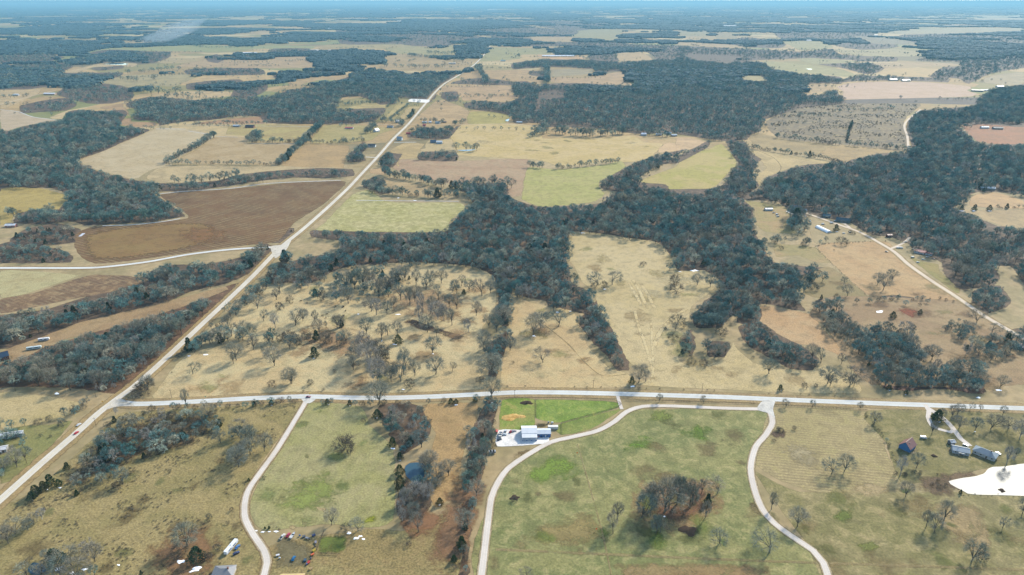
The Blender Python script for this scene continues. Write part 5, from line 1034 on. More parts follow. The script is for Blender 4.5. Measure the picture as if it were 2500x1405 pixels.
# ---- other buildings
HOUSES = [
 (2214, 1094, 11, 9, 3.2, 4.6, 38, (150, 96, 84), (70, 126, 178), 'blue walled barn with rusty red roof by the mown field', 'barn', 'barn', False, 0),
 (2343, 1104, 12, 8, 2.8, 1.8, -22, (190, 198, 202), (170, 178, 186), 'pale roofed garage house on the farm lawn', 'house', 'house', False, 3),
 (2322, 1084, 4, 4, 2.4, 1.2, 10, (206, 206, 204), (120, 120, 124), 'little shed beside the pale roofed garage house', 'shed', 'shed', False, 0),
 (2404, 1112, 16, 9, 3.0, 2.6, -48, (142, 156, 164), (190, 190, 186), 'grey roofed farmhouse next to the white lake', 'house', 'house', True, 4),
 (548, 1404, 13, 9, 3.0, 2.4, 4, (150, 150, 152), (210, 204, 194), 'grey hip roofed house cut by the bottom edge', 'house', 'house', True, 4),
 (712, 1424, 15, 9, 2.8, 1.6, 2, (226, 196, 132), (200, 190, 170), 'buff roofed building at the bottom edge below the junk yard', 'house', 'house', False, 3),
 (3, 878, 14, 10, 4.2, 3.2, 40, (52, 76, 100), (150, 104, 84), 'dark blue roofed brick house at the left edge', 'house', 'house', False, 3),
 (28, 1066, 18, 4.5, 3.0, .8, 14, (226, 230, 232), (196, 204, 208), 'long white mobile home in the scruffy yard', 'mobile_home', 'mobile home', False, 5),
 (4, 1102, 9, 6, 2.8, 1.0, 20, (226, 224, 222), (190, 188, 184), 'white shed at the left edge below the mobile home', 'shed', 'shed', False, 2),
 (28, 554, 16, 8, 3.2, 1.8, 6, (232, 232, 232), (196, 140, 124), 'white roofed cottage at the left edge meadow', 'house', 'house', False, 4),
 (1876, 514, 13, 7, 3.0, 1.2, 2, (238, 238, 238), (200, 206, 210), 'white roofed shed on the slope above the greenhouse', 'shed', 'shed', False, 0),
 (1942, 514, 16, 12, 4.4, 4.2, -14, (132, 146, 158), (186, 190, 192), 'grey gabled house at the top of the dirt road', 'house', 'house', False, 4),
 (1962, 518, 9, 8, 3.2, 2.2, -14, (150, 162, 170), (196, 198, 198), 'low annex beside the grey gabled house', 'house', 'house', False, 2),
 (2058, 542, 22, 10, 3.6, 3.2, -22, (52, 92, 104), (92, 112, 116), 'teal roofed long house in the trees by the dirt road', 'house', 'house', False, 5),
 (2017, 531, 12, 8, 3.2, 2.6, -10, (66, 112, 118), (120, 130, 130), 'teal roofed cottage half hidden by trees', 'house', 'house', False, 3),
 (2170, 579, 7, 5, 3.6, 1.0, 2, (206, 150, 136), (112, 52, 46), 'small red shed at the forest edge', 'shed', 'shed', False, 2),
 (2254, 620, 24, 8, 3.2, 1.5, -38, (206, 112, 104), (196, 200, 206), 'pink red roofed mobile home beside the dirt road', 'mobile_home', 'mobile home', False, 6),
 (2492, 850, 14, 7, 3.0, 1.2, -10, (176, 178, 182), (108, 84, 80), 'grey roofed shed at the right edge under the dirt road', 'shed', 'shed', False, 3),
 (853, 315, 23, 10, 3.4, 1.6, -4, (214, 92, 84), (196, 204, 206), 'red roofed shed left of the highway', 'shed', 'shed', False, 4),
 (919, 322, 15, 12, 4.0, 5.6, 58, (204, 208, 212), (226, 228, 228), 'steep white gabled house left of the highway', 'house', 'house', False, 3),
 (953, 312, 17, 10, 3.4, 2.2, -6, (112, 124, 134), (196, 206, 212), 'grey blue roofed house beside the crossroads', 'house', 'house', False, 4),
 (908, 359, 20, 9, 4.2, 2.6, -6, (64, 74, 80), (234, 236, 236), 'white farmhouse with dark roof facing the highway', 'house', 'house', False, 4),
 (874, 383, 16, 11, 6.4, 3.4, -4, (72, 84, 92), (236, 236, 234), 'two storey white farmhouse among dark trees', 'house', 'house', True, 4),
 (976, 343, 14, 10, 6.0, 3.6, -10, (152, 168, 178), (212, 220, 222), 'two storey pale house right of the highway', 'house', 'house', False, 3),
 (1073, 351, 15, 11, 4.6, 2.6, 0, (218, 222, 224), (180, 194, 206), 'pale roofed barn below the farm grove', 'barn', 'barn', False, 0),
 (1058, 349, 15, 10, 4.0, 3.2, 0, (70, 96, 122), (120, 136, 150), 'dark blue roofed wing beside the pale barn', 'barn', 'barn', False, 0),
 (998, 328, 14, 6, 3.0, 1.4, -8, (222, 66, 72), (160, 84, 84), 'bright red roofed shed right of the highway', 'shed', 'shed', False, 0),
 (1036, 308, 9, 7, 3.2, 1.6, 0, (206, 84, 88), (190, 120, 120), 'red shed in the farm cluster', 'shed', 'shed', False, 0),
 (1037, 301, 14, 8, 3.2, 1.6, -4, (196, 206, 212), (150, 170, 180), 'blue grey shed behind the red shed', 'shed', 'shed', False, 2),
 (1050, 301, 8, 8, 3.4, 2.2, 12, (236, 236, 236), (226, 226, 224), 'white cottage in the farm cluster', 'house', 'house', False, 2),
 (1069, 302, 14, 9, 3.4, 2.4, -16, (170, 190, 200), (206, 212, 214), 'pale blue roofed house right in the farm cluster', 'house', 'house', False, 3),
 (1085, 300, 12, 6, 3, 1.4, 8, (170, 140, 116), (150, 128, 110), 'brown shed at the end of the farm cluster', 'shed', 'shed', False, 0),
 (970, 299, 10, 9, 3.6, 3.8, 40, (196, 204, 210), (220, 222, 222), 'pale gabled house above the crossroads', 'house', 'house', False, 2),
 (897, 288, 16, 8, 3, 1.6, -12, (222, 226, 228), (196, 200, 200), 'white roofed house in the grove left of the highway', 'house', 'house', False, 3),
 (935, 292, 10, 8, 3, 1.8, 6, (120, 168, 148), (160, 170, 166), 'green roofed cottage left of the crossroads', 'house', 'house', False, 2),
 (1571, 331, 14, 11, 4, 3.0, 6, (244, 244, 246), (196, 206, 214), 'white roofed house above the sand cutting', 'house', 'house', False, 3),
 (1608, 331, 16, 9, 3.4, 2.2, -8, (206, 210, 214), (170, 176, 180), 'grey roofed house above the sand cutting', 'house', 'house', False, 3),
 (1632, 328, 14, 8, 3.4, 2.2, -4, (222, 224, 226), (190, 190, 188), 'second pale house from the forest edge', 'house', 'house', False, 3),
 (1645, 333, 15, 9, 3.4, 2.2, 4, (206, 214, 218), (120, 116, 112), 'pale house nearest the sand cutting', 'house', 'house', False, 3),
 (1268, 301, 17, 8, 3.2, 2.0, 0, (226, 228, 228), (176, 186, 190), 'white house at the forest edge above the pasture', 'house', 'house', False, 3),
 (266, 299, 22, 10, 4, 3.0, 10, (242, 242, 242), (220, 222, 222), 'white house in the left forest clearing', 'house', 'house', False, 4),
 (244, 299, 14, 8, 3.4, 2.0, 0, (240, 240, 240), (216, 216, 216), 'white shed left in the forest clearing', 'shed', 'shed', False, 0),
 (578, 310, 18, 9, 3.6, 2.4, 0, (216, 220, 224), (130, 140, 150), 'pale roofed shed on the olive field', 'shed', 'shed', False, 0),
 (611, 312, 26, 11, 4, 3.2, -6, (52, 56, 66), (150, 110, 92), 'dark roofed house on the olive field', 'house', 'house', False, 4),
 (123, 232, 46, 16, 5, 2.4, -3, (240, 240, 240), (196, 170, 150), 'white roofed barn above the tan fields, far left', 'barn', 'barn', False, 0),
 (40, 234, 20, 10, 4, 2.4, 0, (236, 238, 240), (196, 196, 196), 'white house near the far left edge', 'house', 'house', False, 3),
 (190, 196, 22, 10, 4, 2.4, 0, (240, 240, 240), (206, 206, 206), 'little white house on the wood edge, far left', 'house', 'house', False, 0),
 (220, 194, 20, 10, 4, 2.4, 0, (236, 236, 240), (206, 206, 206), 'right of two little white houses, far left', 'house', 'house', False, 0),
 (1832, 183, 50, 14, 5, 2.4, 0, (244, 244, 244), (196, 206, 206), 'white long house in the forest clearing', 'house', 'house', False, 4),
 (1840, 177, 90, 14, 4, 2, 0, (222, 222, 220), (160, 160, 156), 'long shed behind the white clearing house', 'shed', 'shed', False, 0),
 (2180, 197, 40, 16, 5, 3, 0, (150, 196, 214), (150, 170, 180), 'pale blue shed on the pinkish field rim', 'shed', 'shed', False, 0),
 (2211, 199, 36, 16, 5, 3, 0, (248, 248, 246), (210, 206, 200), 'white shed on the pinkish field rim', 'shed', 'shed', False, 0),
 (2385, 224, 42, 14, 5, 3, -24, (96, 100, 104), (150, 150, 150), 'dark farm shed right of the pinkish field', 'shed', 'shed', False, 0),
 (2402, 223, 40, 10, 4, 3, 18, (206, 206, 204), (190, 190, 190), 'pale farm shed right of the pinkish field', 'shed', 'shed', False, 0),
 (2440, 214, 30, 14, 5, 3, 8, (240, 240, 240), (206, 206, 206), 'white farmhouse right of the pinkish field', 'house', 'house', False, 3),
 (2403, 314, 22, 9, 4, 2.4, 0, (240, 242, 244), (206, 206, 206), 'white shed on the reddish clearing', 'shed', 'shed', False, 0),
 (2435, 316, 26, 11, 4, 3, -8, (72, 78, 88), (130, 130, 130), 'dark roofed house on the reddish clearing', 'house', 'house', False, 3),
 (2410, 463, 26, 9, 3.4, 2.4, -14, (206, 214, 216), (150, 156, 156), 'long pale house hidden in the right forest', 'house', 'house', False, 4),
 (1228, 150, 30, 12, 4, 2.4, 0, (170, 206, 214), (150, 160, 160), 'pale blue house right of the highway top', 'house', 'house', False, 0),
 (1104, 157, 42, 14, 5, 2.4, 0, (220, 216, 206), (176, 160, 150), 'grey shed left of the highway top', 'shed', 'shed', False, 0),
]
for h_ in HOUSES:
    px, py, w, d, h, rise, rot, rc, wc, lab, nm, cat, hip, n = h_
    house(px, py, w, d, h, rise, rot, rc, wc, lab, nm, cat, hip, n, rk=.62 if sum(rc) > 600 else .5, chimney=(cat == 'house' and n >= 4))
# ---- long white poultry sheds far off
SHEDS = [(1363, 138, 78, 'the long white shed beside the dark forest edge'), (343, 98, 82, 'the broad white shed by the smoke'), (128, 102, 74, 'pale long shed, upper left'), (547, 105, 86, 'pale row of sheds on the green strip'), (600, 131, 56, 'pale shed under the green strip'),
 (488, 78, 46, 'pale shed above the smoke'), (560, 81, 50, 'pale shed right of the smoke'), (717, 62, 12, 'small bright shed, upper left of centre'), (820, 71, 40, 'thin pale shed behind the far forest'), (965, 23, 27, 'bright shed near the horizon, left of the far road'), (1204, 25, 32, 'bright shed near the horizon by the far road'),
 (1782, 35, 30, 'bright shed near the horizon, right of centre'), (1962, 52, 46, 'bright long shed, right of centre'), (1772, 64, 50, 'pale shed row, right of centre'), (1315, 28, 22, 'faint shed on the horizon fields'), (1985, 100, 32, 'pale sheds above the right olive field'), (1318, 14, 24, 'faintest shed at the horizon'), (985, 52, 30, 'pale shed above the far forest'), (2138, 87, 9, 'small white house on the far right slope')]
for px, py, wp, lab in SHEDS:
    zc = zdepth(py); w = wp * zc / FOCAL; d = min(60, max(14, w * .12)); house(px, py, w, d, 4.2, 3.2 if d < 30 else 5, 0, (246, 246, 248), (226, 226, 226), lab, 'poultry_shed', 'shed', False, 0, rk=.75)
for i in range(9):
    zc = zdepth(128); w = 150.0; x0 = 770 + i * 12.5; house(x0 + (i % 2), 124.5 + (i % 3) * 1.6, 18, 120, 4, 3, 68, (240, 242, 244), (220, 220, 220), '%s poultry shed from the left in the far parallel row' % ordinal(i), 'poultry_shed', 'shed', False, 0, rk=.7)['group'] = 'parallel poultry sheds'
# ---- hoop greenhouse
p0, p1 = gnd(1998, 557), gnd(2022, 568); L = math.hypot(p1[0] - p0[0], p1[1] - p0[1]) * 1.25; o = empty('greenhouse', ((p0[0] + p1[0]) / 2, (p0[1] + p1[1]) / 2, .22), math.atan2(p1[1] - p0[1], p1[0] - p0[0])); tag(o, 'long white plastic hoop greenhouse beside the dirt road', 'greenhouse')
V, F = [], []; n = 9; r = 3.6
for i, xx in enumerate((-L / 2, L / 2)):
    for k in range(n): a = math.pi * k / (n - 1); V.append((xx, math.cos(a) * r * 1.2, math.sin(a) * r))
F = [(k, k + 1, n + k + 1, n + k) for k in range(n - 1)]
mesh_obj('cover', V, F, paint((244, 244, 244), .4, k=.9), o); mesh_obj('end_wall', V, [tuple(range(n)), tuple(range(2 * n - 1, n - 1, -1))], paint((210, 214, 214), .5), o)
# ---- lattice mast on the gravel lot
x, y = gnd(1020, 250); o = empty('lattice_mast', (x, y, .2)); tag(o, 'thin lattice mast on the white gravel lot', 'mast'); H_ = 34; st = paint((176, 184, 190), .4)
for k in range(3):
    a = k * 2.094; V, F = [], []; prism(V, F, Vector((math.cos(a) * 2.4, math.sin(a) * 2.4, 0)), Vector((math.cos(a) * .4, math.sin(a) * .4, H_)), .22, .14, 4); mesh_obj('leg', V, F, st, o)
V, F = [], []
for j in range(9):
    for k in range(3):
        a, b = k * 2.094, (k + 1) * 2.094; z0, z1 = H_ * j / 9, H_ * (j + 1) / 9; r0, r1 = 2.4 - 2.0 * j / 9, 2.4 - 2.0 * (j + 1) / 9
        prism(V, F, Vector((math.cos(a) * r0, math.sin(a) * r0, z0)), Vector((math.cos(b) * r1, math.sin(b) * r1, z1)), .09, .09, 3)
mesh_obj('bracing', V, F, st, o)

# ------------------------------------------------------------------ vehicles
TYRE = plain('tyre', (40, 40, 42), .9, .1, .1)
def wheels(o, xs, y, r=.34, w=.24):
    for xx in xs:
        for sg in (-1, 1):
            V, F = [], []; n = 10
            for q in (-w / 2, w / 2):
                for k in range(n): a = 6.2832 * k / n; V.append((xx + math.cos(a) * r, sg * y + q, r + math.sin(a) * r))
            F = [(k, (k + 1) % n, n + (k + 1) % n, n + k) for k in range(n)] + [tuple(range(n)), tuple(range(2 * n - 1, n - 1, -1))]
            mesh_obj('wheel', V, F, TYRE, o)
def profile(name, pr, wd, mat, parent, inset=0.0):
    """side outline (x, z) swept across the width, the upper points drawn in a little"""
    n = len(pr); zmax = max(p[1] for p in pr); V = []
    for sg in (-1, 1):
        for xx, z in pr: V.append((xx, sg * (wd / 2 - inset * max(0, (z - .9)) / max(.1, zmax - .9)), z))
    F = [tuple(range(n)), tuple(range(2 * n - 1, n - 1, -1))] + [(k + 1, k, n + k, n + (k + 1) % n) if k < n - 1 else (0, k, n + k, n) for k in range(n)]
    return mesh_obj(name, V, F, mat, parent)
def car(px, py, rot, c, label, kind='car', k=.5, z=.24):
    x, y = gnd(px, py); o = empty({'car': 'car', 'pickup': 'pickup_truck', 'van': 'van'}[kind], (x, y, z), R(rot)); m = plain('car_paint', c, .3, .5, .03, k=k)
    if kind == 'car':
        profile('body', [(-2.2, .35), (2.2, .35), (2.25, .7), (1.9, .85), (1.0, .95), (.4, 1.4), (-1.1, 1.42), (-1.7, 1.0), (-2.2, .95)], 1.8, m, o, .2)
        part('windows', [(-1.25, .55, -.86, .86, 1.0, 1.3)], GLASS, o); wheels(o, (-1.35, 1.35), .8)
    elif kind == 'pickup':
        profile('body', [(-2.8, .45), (2.7, .45), (2.75, .95), (2.3, 1.1), (1.3, 1.15), (.75, 1.75), (-.55, 1.75), (-.7, 1.1), (-2.8, 1.1)], 1.95, m, o, .15)
        part('windows', [(-.5, .95, -.95, .95, 1.2, 1.6)], GLASS, o); part('cargo_bed', [(-2.7, -.8, -.85, .85, 1.07, 1.12)], paint((70, 70, 72)), o); wheels(o, (-1.8, 1.7), .85, .4)
    else:
        profile('body', [(-2.6, .4), (2.5, .4), (2.55, 1.0), (2.1, 1.2), (1.5, 2.1), (-2.5, 2.15)], 2.0, m, o, .12)
        part('windows', [(.2, 1.75, -1.01, 1.01, 1.25, 1.8)], GLASS, o); wheels(o, (-1.6, 1.6), .9, .36)
    return tag(o, label, 'car' if kind == 'car' else 'truck' if kind == 'pickup' else 'van')
RED, WHITE_, BLUE_, DARK = (206, 30, 40), (240, 240, 240), (50, 110, 170), (44, 48, 56)
for a in [(187, 1059, 78, (214, 34, 46), 'red car driving on the highway, lower left'), (193, 1039, 74, WHITE_, 'white car pulled over on the highway verge'), (753, 971, 2, (130, 26, 60), 'dark red car on the county road at the drive entrance'),
          (690, 1313, 70, (236, 232, 222), 'cream pickup parked in the junk yard', 'pickup'), (704, 1309, 78, (176, 30, 66), 'crimson car between the pickup and the boat'), (717, 1366, 84, (36, 110, 160), 'blue car alone in the dirt yard'), (580, 1338, 72, (80, 130, 186), 'blue car beside the white trailer'), (577, 1353, 40, (60, 70, 110), 'dark blue car below the white trailer'),
          (1234, 1056, 80, WHITE_, 'white pickup at the back of the gravel yard', 'pickup'), (1231, 1063, 10, (206, 216, 224), 'silver car behind the white pickup in the gravel yard'), (1247, 1056, 60, (180, 40, 44), 'dark red car second in the gravel yard row'), (1255, 1054, 20, (222, 206, 206), 'pale car at the end of the gravel yard row'), (1322, 1066, 88, (44, 84, 126), 'dark blue car in front of the barn wing'), (1314, 1065, 86, (222, 150, 140), 'salmon car in front of the barn wing'), (1299, 1071, 4, (60, 96, 150), 'blue car in front of the big barn doors'), (1219, 1075, 30, (70, 80, 92), 'dark car at the gravel yard corner'),
          (2254, 1071, -12, WHITE_, 'white car on the farm lawn right of the barn', 'van'), (2357, 1089, -40, (236, 232, 226), 'white car on the driveway between the farmhouses'), (2436, 1109, -50, WHITE_, 'small white car right of the grey farmhouse'), (2211, 592, 16, WHITE_, 'white pickup on the short driveway by the dirt road', 'pickup'), (2193, 607, -20, WHITE_, 'left white van beside the driveway mouth', 'van'), (2200, 607, -20, (232, 236, 238), 'right white van beside the driveway mouth', 'van'), (2229, 610, 10, (90, 96, 104), 'dark car behind the pink roofed home'), (2228, 630, 0, (226, 222, 210), 'cream van on the grass below the driveway', 'van'), (2254, 635, -10, (170, 206, 214), 'pale blue car below the pink roofed home'), (2264, 629, -6, (210, 214, 220), 'silver car at the end of the pink roofed home'), (2241, 642, -6, (170, 190, 200), 'grey blue car at the roadside grass'), (2278, 633, -30, (70, 76, 84), 'dark car beside the silver car'),
          (2040, 541, -10, (206, 220, 230), 'pale car outside the teal roofed house'), (2030, 546, -12, WHITE_, 'white van beside the dirt road bend', 'van'), (2009, 549, -10, (232, 234, 232), 'white van behind the greenhouse', 'van'), (2060, 571, -6, (220, 228, 232), 'white car right of the garden plot'), (2075, 568, 4, (190, 196, 196), 'silver car right of the garden plot'), (1978, 541, 60, (226, 232, 238), 'white car left of the greenhouse'), (1967, 530, 30, (236, 236, 236), 'white car by the tree row above the greenhouse'), (1897, 525, 10, WHITE_, 'upper white truck by the white roofed shed', 'van'), (1899, 530, 4, (232, 230, 224), 'lower white truck by the white roofed shed', 'van'), (1889, 521, 20, (196, 190, 180), 'grey truck nearest the white roofed shed', 'pickup'), (2164, 616, -30, (70, 80, 76), 'dark old car left of the dirt road bend')]:
    car(*a)
def trailer(px, py, rot, L, c, label, name='camper_trailer', cat='trailer', band=(120, 160, 200), h=3.0):
    x, y = gnd(px, py); o = empty(name, (x, y, .24), R(rot)); m = plain('camper_paint', c, .4, .4, .04, k=.6)
    profile('body', [(-L / 2, .55), (L / 2 - .5, .55), (L / 2, 1.2), (L / 2 - .2, h), (-L / 2, h)], 2.5, m, o)
    part('stripe', [(-L / 2 + .05, L / 2 - .3, -1.27, 1.27, 1.0, 1.3)], paint(band), o); part('windows', [(-L * .35, -L * .1, -1.28, 1.28, 1.6, 2.3), (L * .05, L * .28, -1.28, 1.28, 1.6, 2.3)], GLASS, o)
    part('roof_vent', [(-.6, .3, -.4, .4, h, h + .25)], paint((210, 212, 214)), o); wheels(o, (-.6, .4), 1.05, .36); return tag(o, label, cat)
trailer(108, 832, 16, 11, (240, 240, 238), 'white camper in the orange leaf clearing', band=(70, 80, 110)); trailer(84, 853, 18, 14, (206, 222, 220), 'pale green trailer below the white camper', band=(150, 200, 196))
trailer(565, 1340, 76, 13, (240, 242, 244), 'long white camper left of the gravel drive', band=(40, 100, 180)); trailer(1202, 1107, 6, 6, (170, 172, 176), 'grey stock trailer under the fence row trees', band=(60, 60, 64), h=2.3); trailer(1222, 1064, 84, 8, (236, 228, 216), 'cream trailer at the left side of the gravel yard', band=(200, 190, 176), h=2.2)
def boat(px, py, rot, label):
    x, y = gnd(px, py); o = empty('boat', (x, y, .3), R(rot)); V, F = [], []
    for xx, w, z in ((-3, 1.1, .3), (-1, 1.2, .3), (1.4, 1.0, .35), (2.6, .5, .5), (3.3, .05, .8)):
        V.extend([(xx, -w, 1.2), (xx, -w * .6, z), (xx, w * .6, z), (xx, w, 1.2)])
    F = [(i * 4 + k, i * 4 + k + 1, i * 4 + k + 5, i * 4 + k + 4) for i in range(4) for k in range(3)] + [(0, 3, 2, 1)]
    mesh_obj('hull', V, F, paint((240, 240, 240), .3, k=.6), o); mesh_obj('deck', [(-3, -1.0, 1.1), (2.4, -.5, 1.1), (2.4, .5, 1.1), (-3, 1.0, 1.1)], [(0, 1, 2, 3)], paint((226, 226, 224)), o)
    part('windscreen', [(.2, .5, -.8, .8, 1.1, 1.6)], GLASS, o); wheels(o, (-.6,), 1.1, .3); return tag(o, label, 'boat')
boat(715, 1310, 76, 'white boat on its trailer in the junk yard')
def tank(px, py, r, L, rot, c, label, name='tank'):
    x, y = gnd(px, py); o = empty(name, (x, y, .22), R(rot)); V, F = [], []; n = 12
    rings = [(-L / 2 - r * .5, .3), (-L / 2, 1), (L / 2, 1), (L / 2 + r * .5, .3)]
    for xx, s_ in rings:
        for k in range(n): a = 6.2832 * k / n; V.append((xx, math.cos(a) * r * s_, r + .3 + math.sin(a) * r * s_))
    F = [(i * n + k, i * n + (k + 1) % n, (i + 1) * n + (k + 1) % n, (i + 1) * n + k) for i in range(3) for k in range(n)] + [tuple(range(n))[::-1], tuple(range(3 * n, 4 * n))]
    mesh_obj('shell', V, F, paint(c, .4), o); part('stand', [(-L * .35, -L * .25, -r * .7, r * .7, -.1, r * .7), (L * .25, L * .35, -r * .7, r * .7, -.1, r * .7)], paint((90, 90, 92)), o); return tag(o, label, 'tank')
tank(1348, 1035, .8, 1.6, 20, (236, 238, 240), 'white tank behind the barn wing'); tank(1339, 1034, .7, 1.2, 80, (120, 130, 140), 'grey tank beside the white tank'); tank(1212, 1058, 1.2, 3.4, 86, (206, 60, 54), 'red tank at the left of the gravel yard')
part_o = part('storage_container', [(-4.5, 4.5, -1.5, 1.5, 0, 2.6)], metal((240, 232, 220), .6), None); part_o.location = (*gnd(1350, 1047), .22); tag(part_o, 'cream storage container at the end of the barn wing', 'container'); part('door_bar', [(-4.56, -4.51, -.9, -.8, .2, 2.4), (-4.56, -4.51, .8, .9, .2, 2.4)], paint((120, 120, 120)), part_o)
# ---- junk along the yard edge: bins, drums and crates
JUNK = [(732, 1310, (70, 110, 170), 'blue'), (742, 1312, (120, 124, 130), 'grey'), (749, 1316, (150, 154, 160), 'silver'), (755, 1318, (100, 106, 116), 'slate'), (766, 1309, (80, 96, 140), 'navy'), (771, 1326, (150, 146, 160), 'mauve'), (769, 1336, (50, 56, 70), 'black'), (767, 1346, (236, 206, 70), 'yellow'), (764, 1356, (226, 110, 60), 'orange'), (759, 1366, (60, 66, 90), 'dark'), (745, 1370, (70, 110, 140), 'teal'), (754, 1375, (200, 60, 60), 'red'), (749, 1380, (90, 96, 150), 'violet'), (759, 1391, (226, 190, 130), 'buff'), (679, 1358, (236, 236, 240), 'white'), (683, 1365, (226, 232, 236), 'pale')]
for i, (px, py, c, nm) in enumerate(JUNK):
    x, y = gnd(px, py); r = random.Random(i)
    if i % 3 == 0: tank(px, py, .5, 1.0, r.uniform(0, 180), c, '%s drum among the yard junk' % nm, 'oil_drum')
    elif i % 3 == 1:
        o = empty('crate', (x, y, .22), r.uniform(0, 3)); tag(o, '%s crate among the yard junk' % nm, 'crate', 'yard junk'); part('box_side', [(-1.1, 1.1, -.8, .8, 0, .9)], paint(c), o); part('lid', [(-1.15, 1.15, -.85, .85, .9, 1.0)], paint(shade(c, .8)), o)
    else:
        o = empty('cart', (x, y, .22), r.uniform(0, 3)); tag(o, '%s cart among the yard junk' % nm, 'cart', 'yard junk'); part('tray', [(-1.3, 1.0, -.7, .7, .5, 1.0)], paint(c), o); part('drawbar', [(1.0, 2.2, -.05, .05, .5, .6)], paint((60, 60, 60)), o); wheels(o, (-.2,), .75, .3, .2)

# ------------------------------------------------------------------ fences, poles, signs, hay, snow, cattle
wood_m = plain('weathered_wood', (112, 98, 84), .9, .1, .2)
def fence(s, label, H=1.5, step=2.6):
    S = smooth([gnd(*p) for p in pts(s)], step); o = empty('fence', (S[0][0], S[0][1], .15)); V, F = [], []; V2, F2 = [], []; b = Vector((S[0][0], S[0][1], 0))
    for i, (x, y) in enumerate(S):
        p = Vector((x, y, 0)) - b; prism(V, F, p, p + Vector((0, 0, H)), .11, .1, 4)
        if i:
            q = Vector((S[i - 1][0], S[i - 1][1], 0)) - b
            for z in (.45, .9, 1.35): prism(V2, F2, q + Vector((0, 0, z)), p + Vector((0, 0, z)), .07, .07, 4)
    tag(mesh_obj('posts', V, F, wood_m, o), kind='stuff'); tag(mesh_obj('rails', V2, F2, wood_m, o), kind='stuff'); return tag(o, label, 'fence')
fence('H 1400 155 1402 290', 'dark fence between the two bright green lots'); fence('H 1150 157 1400 155 1700 160 1955 170', 'dark fence along the top of the green lots'); fence('H 1955 170 1985 215 1580 330', 'dark fence along the slanted green lot edge'); fence('H 1580 335 1582 405', 'short fence right of the barn wing'); fence('H 2030 172 2488 180', 'fence below the county road right of the track'); fence('I 0 180 560 195', 'fence between county road and gravel drive'); fence('I 700 205 1350 240', 'fence along the top of the mown field')
fence('G 2250 1255 2400 1260', 'fence under the little green yard'); fence('G 2290 1100 2240 1230', 'fence left of the little green yard')
pole_m = plain('pole_wood', (120, 104, 86), .9, .1, .15)
for s, hp, lab in (('G 110 102', 16, 'by the left tan field'), ('G 680 150', 24, 'at the road junction'), ('G 680 352', 22, 'right of the white car'), ('G 937 150', 20, 'inside the junction corner'), ('G 1215 152', 22, 'on the tan pasture edge'), ('G 190 615', 20, 'left of the highway bend'), ('H 1250 152', 18, 'above the straw pile'), ('H 1805 80', 20, 'on the golden slope edge'), ('I 185 104', 18, 'left of the apron'), ('D 1365 450', 14, 'by the ploughed field'), ('B 970 600', 10, 'in the tan rectangle')):
    px, py = pts(s)[0]; x, y = gnd(px, py); H_ = max(9, upm(px, py, hp)); o = empty('utility_pole', (x, y, .1), R(20)); V, F = [], []; prism(V, F, Vector((0, 0, 0)), Vector((0, 0, H_)), .17, .12, 6); mesh_obj('post', V, F, pole_m, o)
    part('crossarm', [(-1.2, 1.2, -.07, .07, H_ - .9, H_ - .72)], pole_m, o); part('insulator', [(-1.1, -1.0, -.05, .05, H_ - .72, H_ - .5), (1.0, 1.1, -.05, .05, H_ - .72, H_ - .5)], paint((200, 206, 206)), o); tag(o, 'wooden utility pole %s' % lab, 'utility pole', 'utility poles')
for px, py, c, lab in ((757, 965, (240, 206, 60), 'yellow warning sign above the drive entrance'), (251, 985, (244, 180, 50), 'yellow marker sign at the junction'), (605, 600, (244, 170, 30), 'orange warning sign by the ploughed field'), (502, 973, (40, 150, 110), 'green road sign by the county road'), (456, 974, (236, 190, 70), 'yellow sign by the county road bend'), (1409, 1111, (240, 120, 40), 'upper orange marker in the green meadow'), (1456, 1297, (240, 100, 40), 'lower orange marker in the green meadow'), (310, 980, (230, 160, 80), 'orange sign inside the junction corner')):
    x, y = gnd(px, py); o = empty('road_sign', (x, y, .15)); part('post', [(-.05, .05, -.05, .05, 0, 1.8)], paint((120, 120, 120)), o); sg = mesh_obj('plate', [(0, -.09, 1.2), (.75, -.09, 1.95), (0, -.09, 2.7), (-.75, -.09, 1.95), (0, -.06, 1.2), (.75, -.06, 1.95), (0, -.06, 2.7), (-.75, -.06, 1.95)], [(0, 1, 2, 3), (7, 6, 5, 4), (0, 4, 5, 1), (1, 5, 6, 2), (2, 6, 7, 3), (3, 7, 4, 0)], paint(c, .5, k=.7), o); tag(o, lab, 'sign')
def mound(name, px, py, rx, ry, h, mat, label, cat, seed=0, lumps=.3, kind=None, rot=0.0):
    r = random.Random(seed); x, y = gnd(px, py); V = [(0, 0, h)]; n = 18; F = []
    rim = [1 + lumps * (mnoise.noise((math.cos(6.2832 * k / n) * 1.3, math.sin(6.2832 * k / n) * 1.3, seed * 3.7)) * 1.6) for k in range(n)]
    for j, f in enumerate((.35, .7, 1.0)):
        for k in range(n): a = 6.2832 * k / n; V.append((math.cos(a) * rx * f * rim[k], math.sin(a) * ry * f * rim[k], h * (1 - f ** 2) * r.uniform(.6, 1.2) + (.02 if j == 2 else 0)))
    F = [(0, 1 + k, 1 + (k + 1) % n) for k in range(n)] + [(1 + j * n + k, 1 + (j + 1) * n + k, 1 + (j + 1) * n + (k + 1) % n, 1 + j * n + (k + 1) % n) for j in range(2) for k in range(n)]
    o = mesh_obj(name, V, F, mat, None, True); o.location = (x, y, .15); o.rotation_euler.z = R(rot); return tag(o, label, cat, kind=kind)
straw = ground_mat('loose_straw', (238, 200, 124), (222, 176, 96), (196, 150, 84), patch=5, mid=2.2, fine=.6, feather=False, tuft=.8)
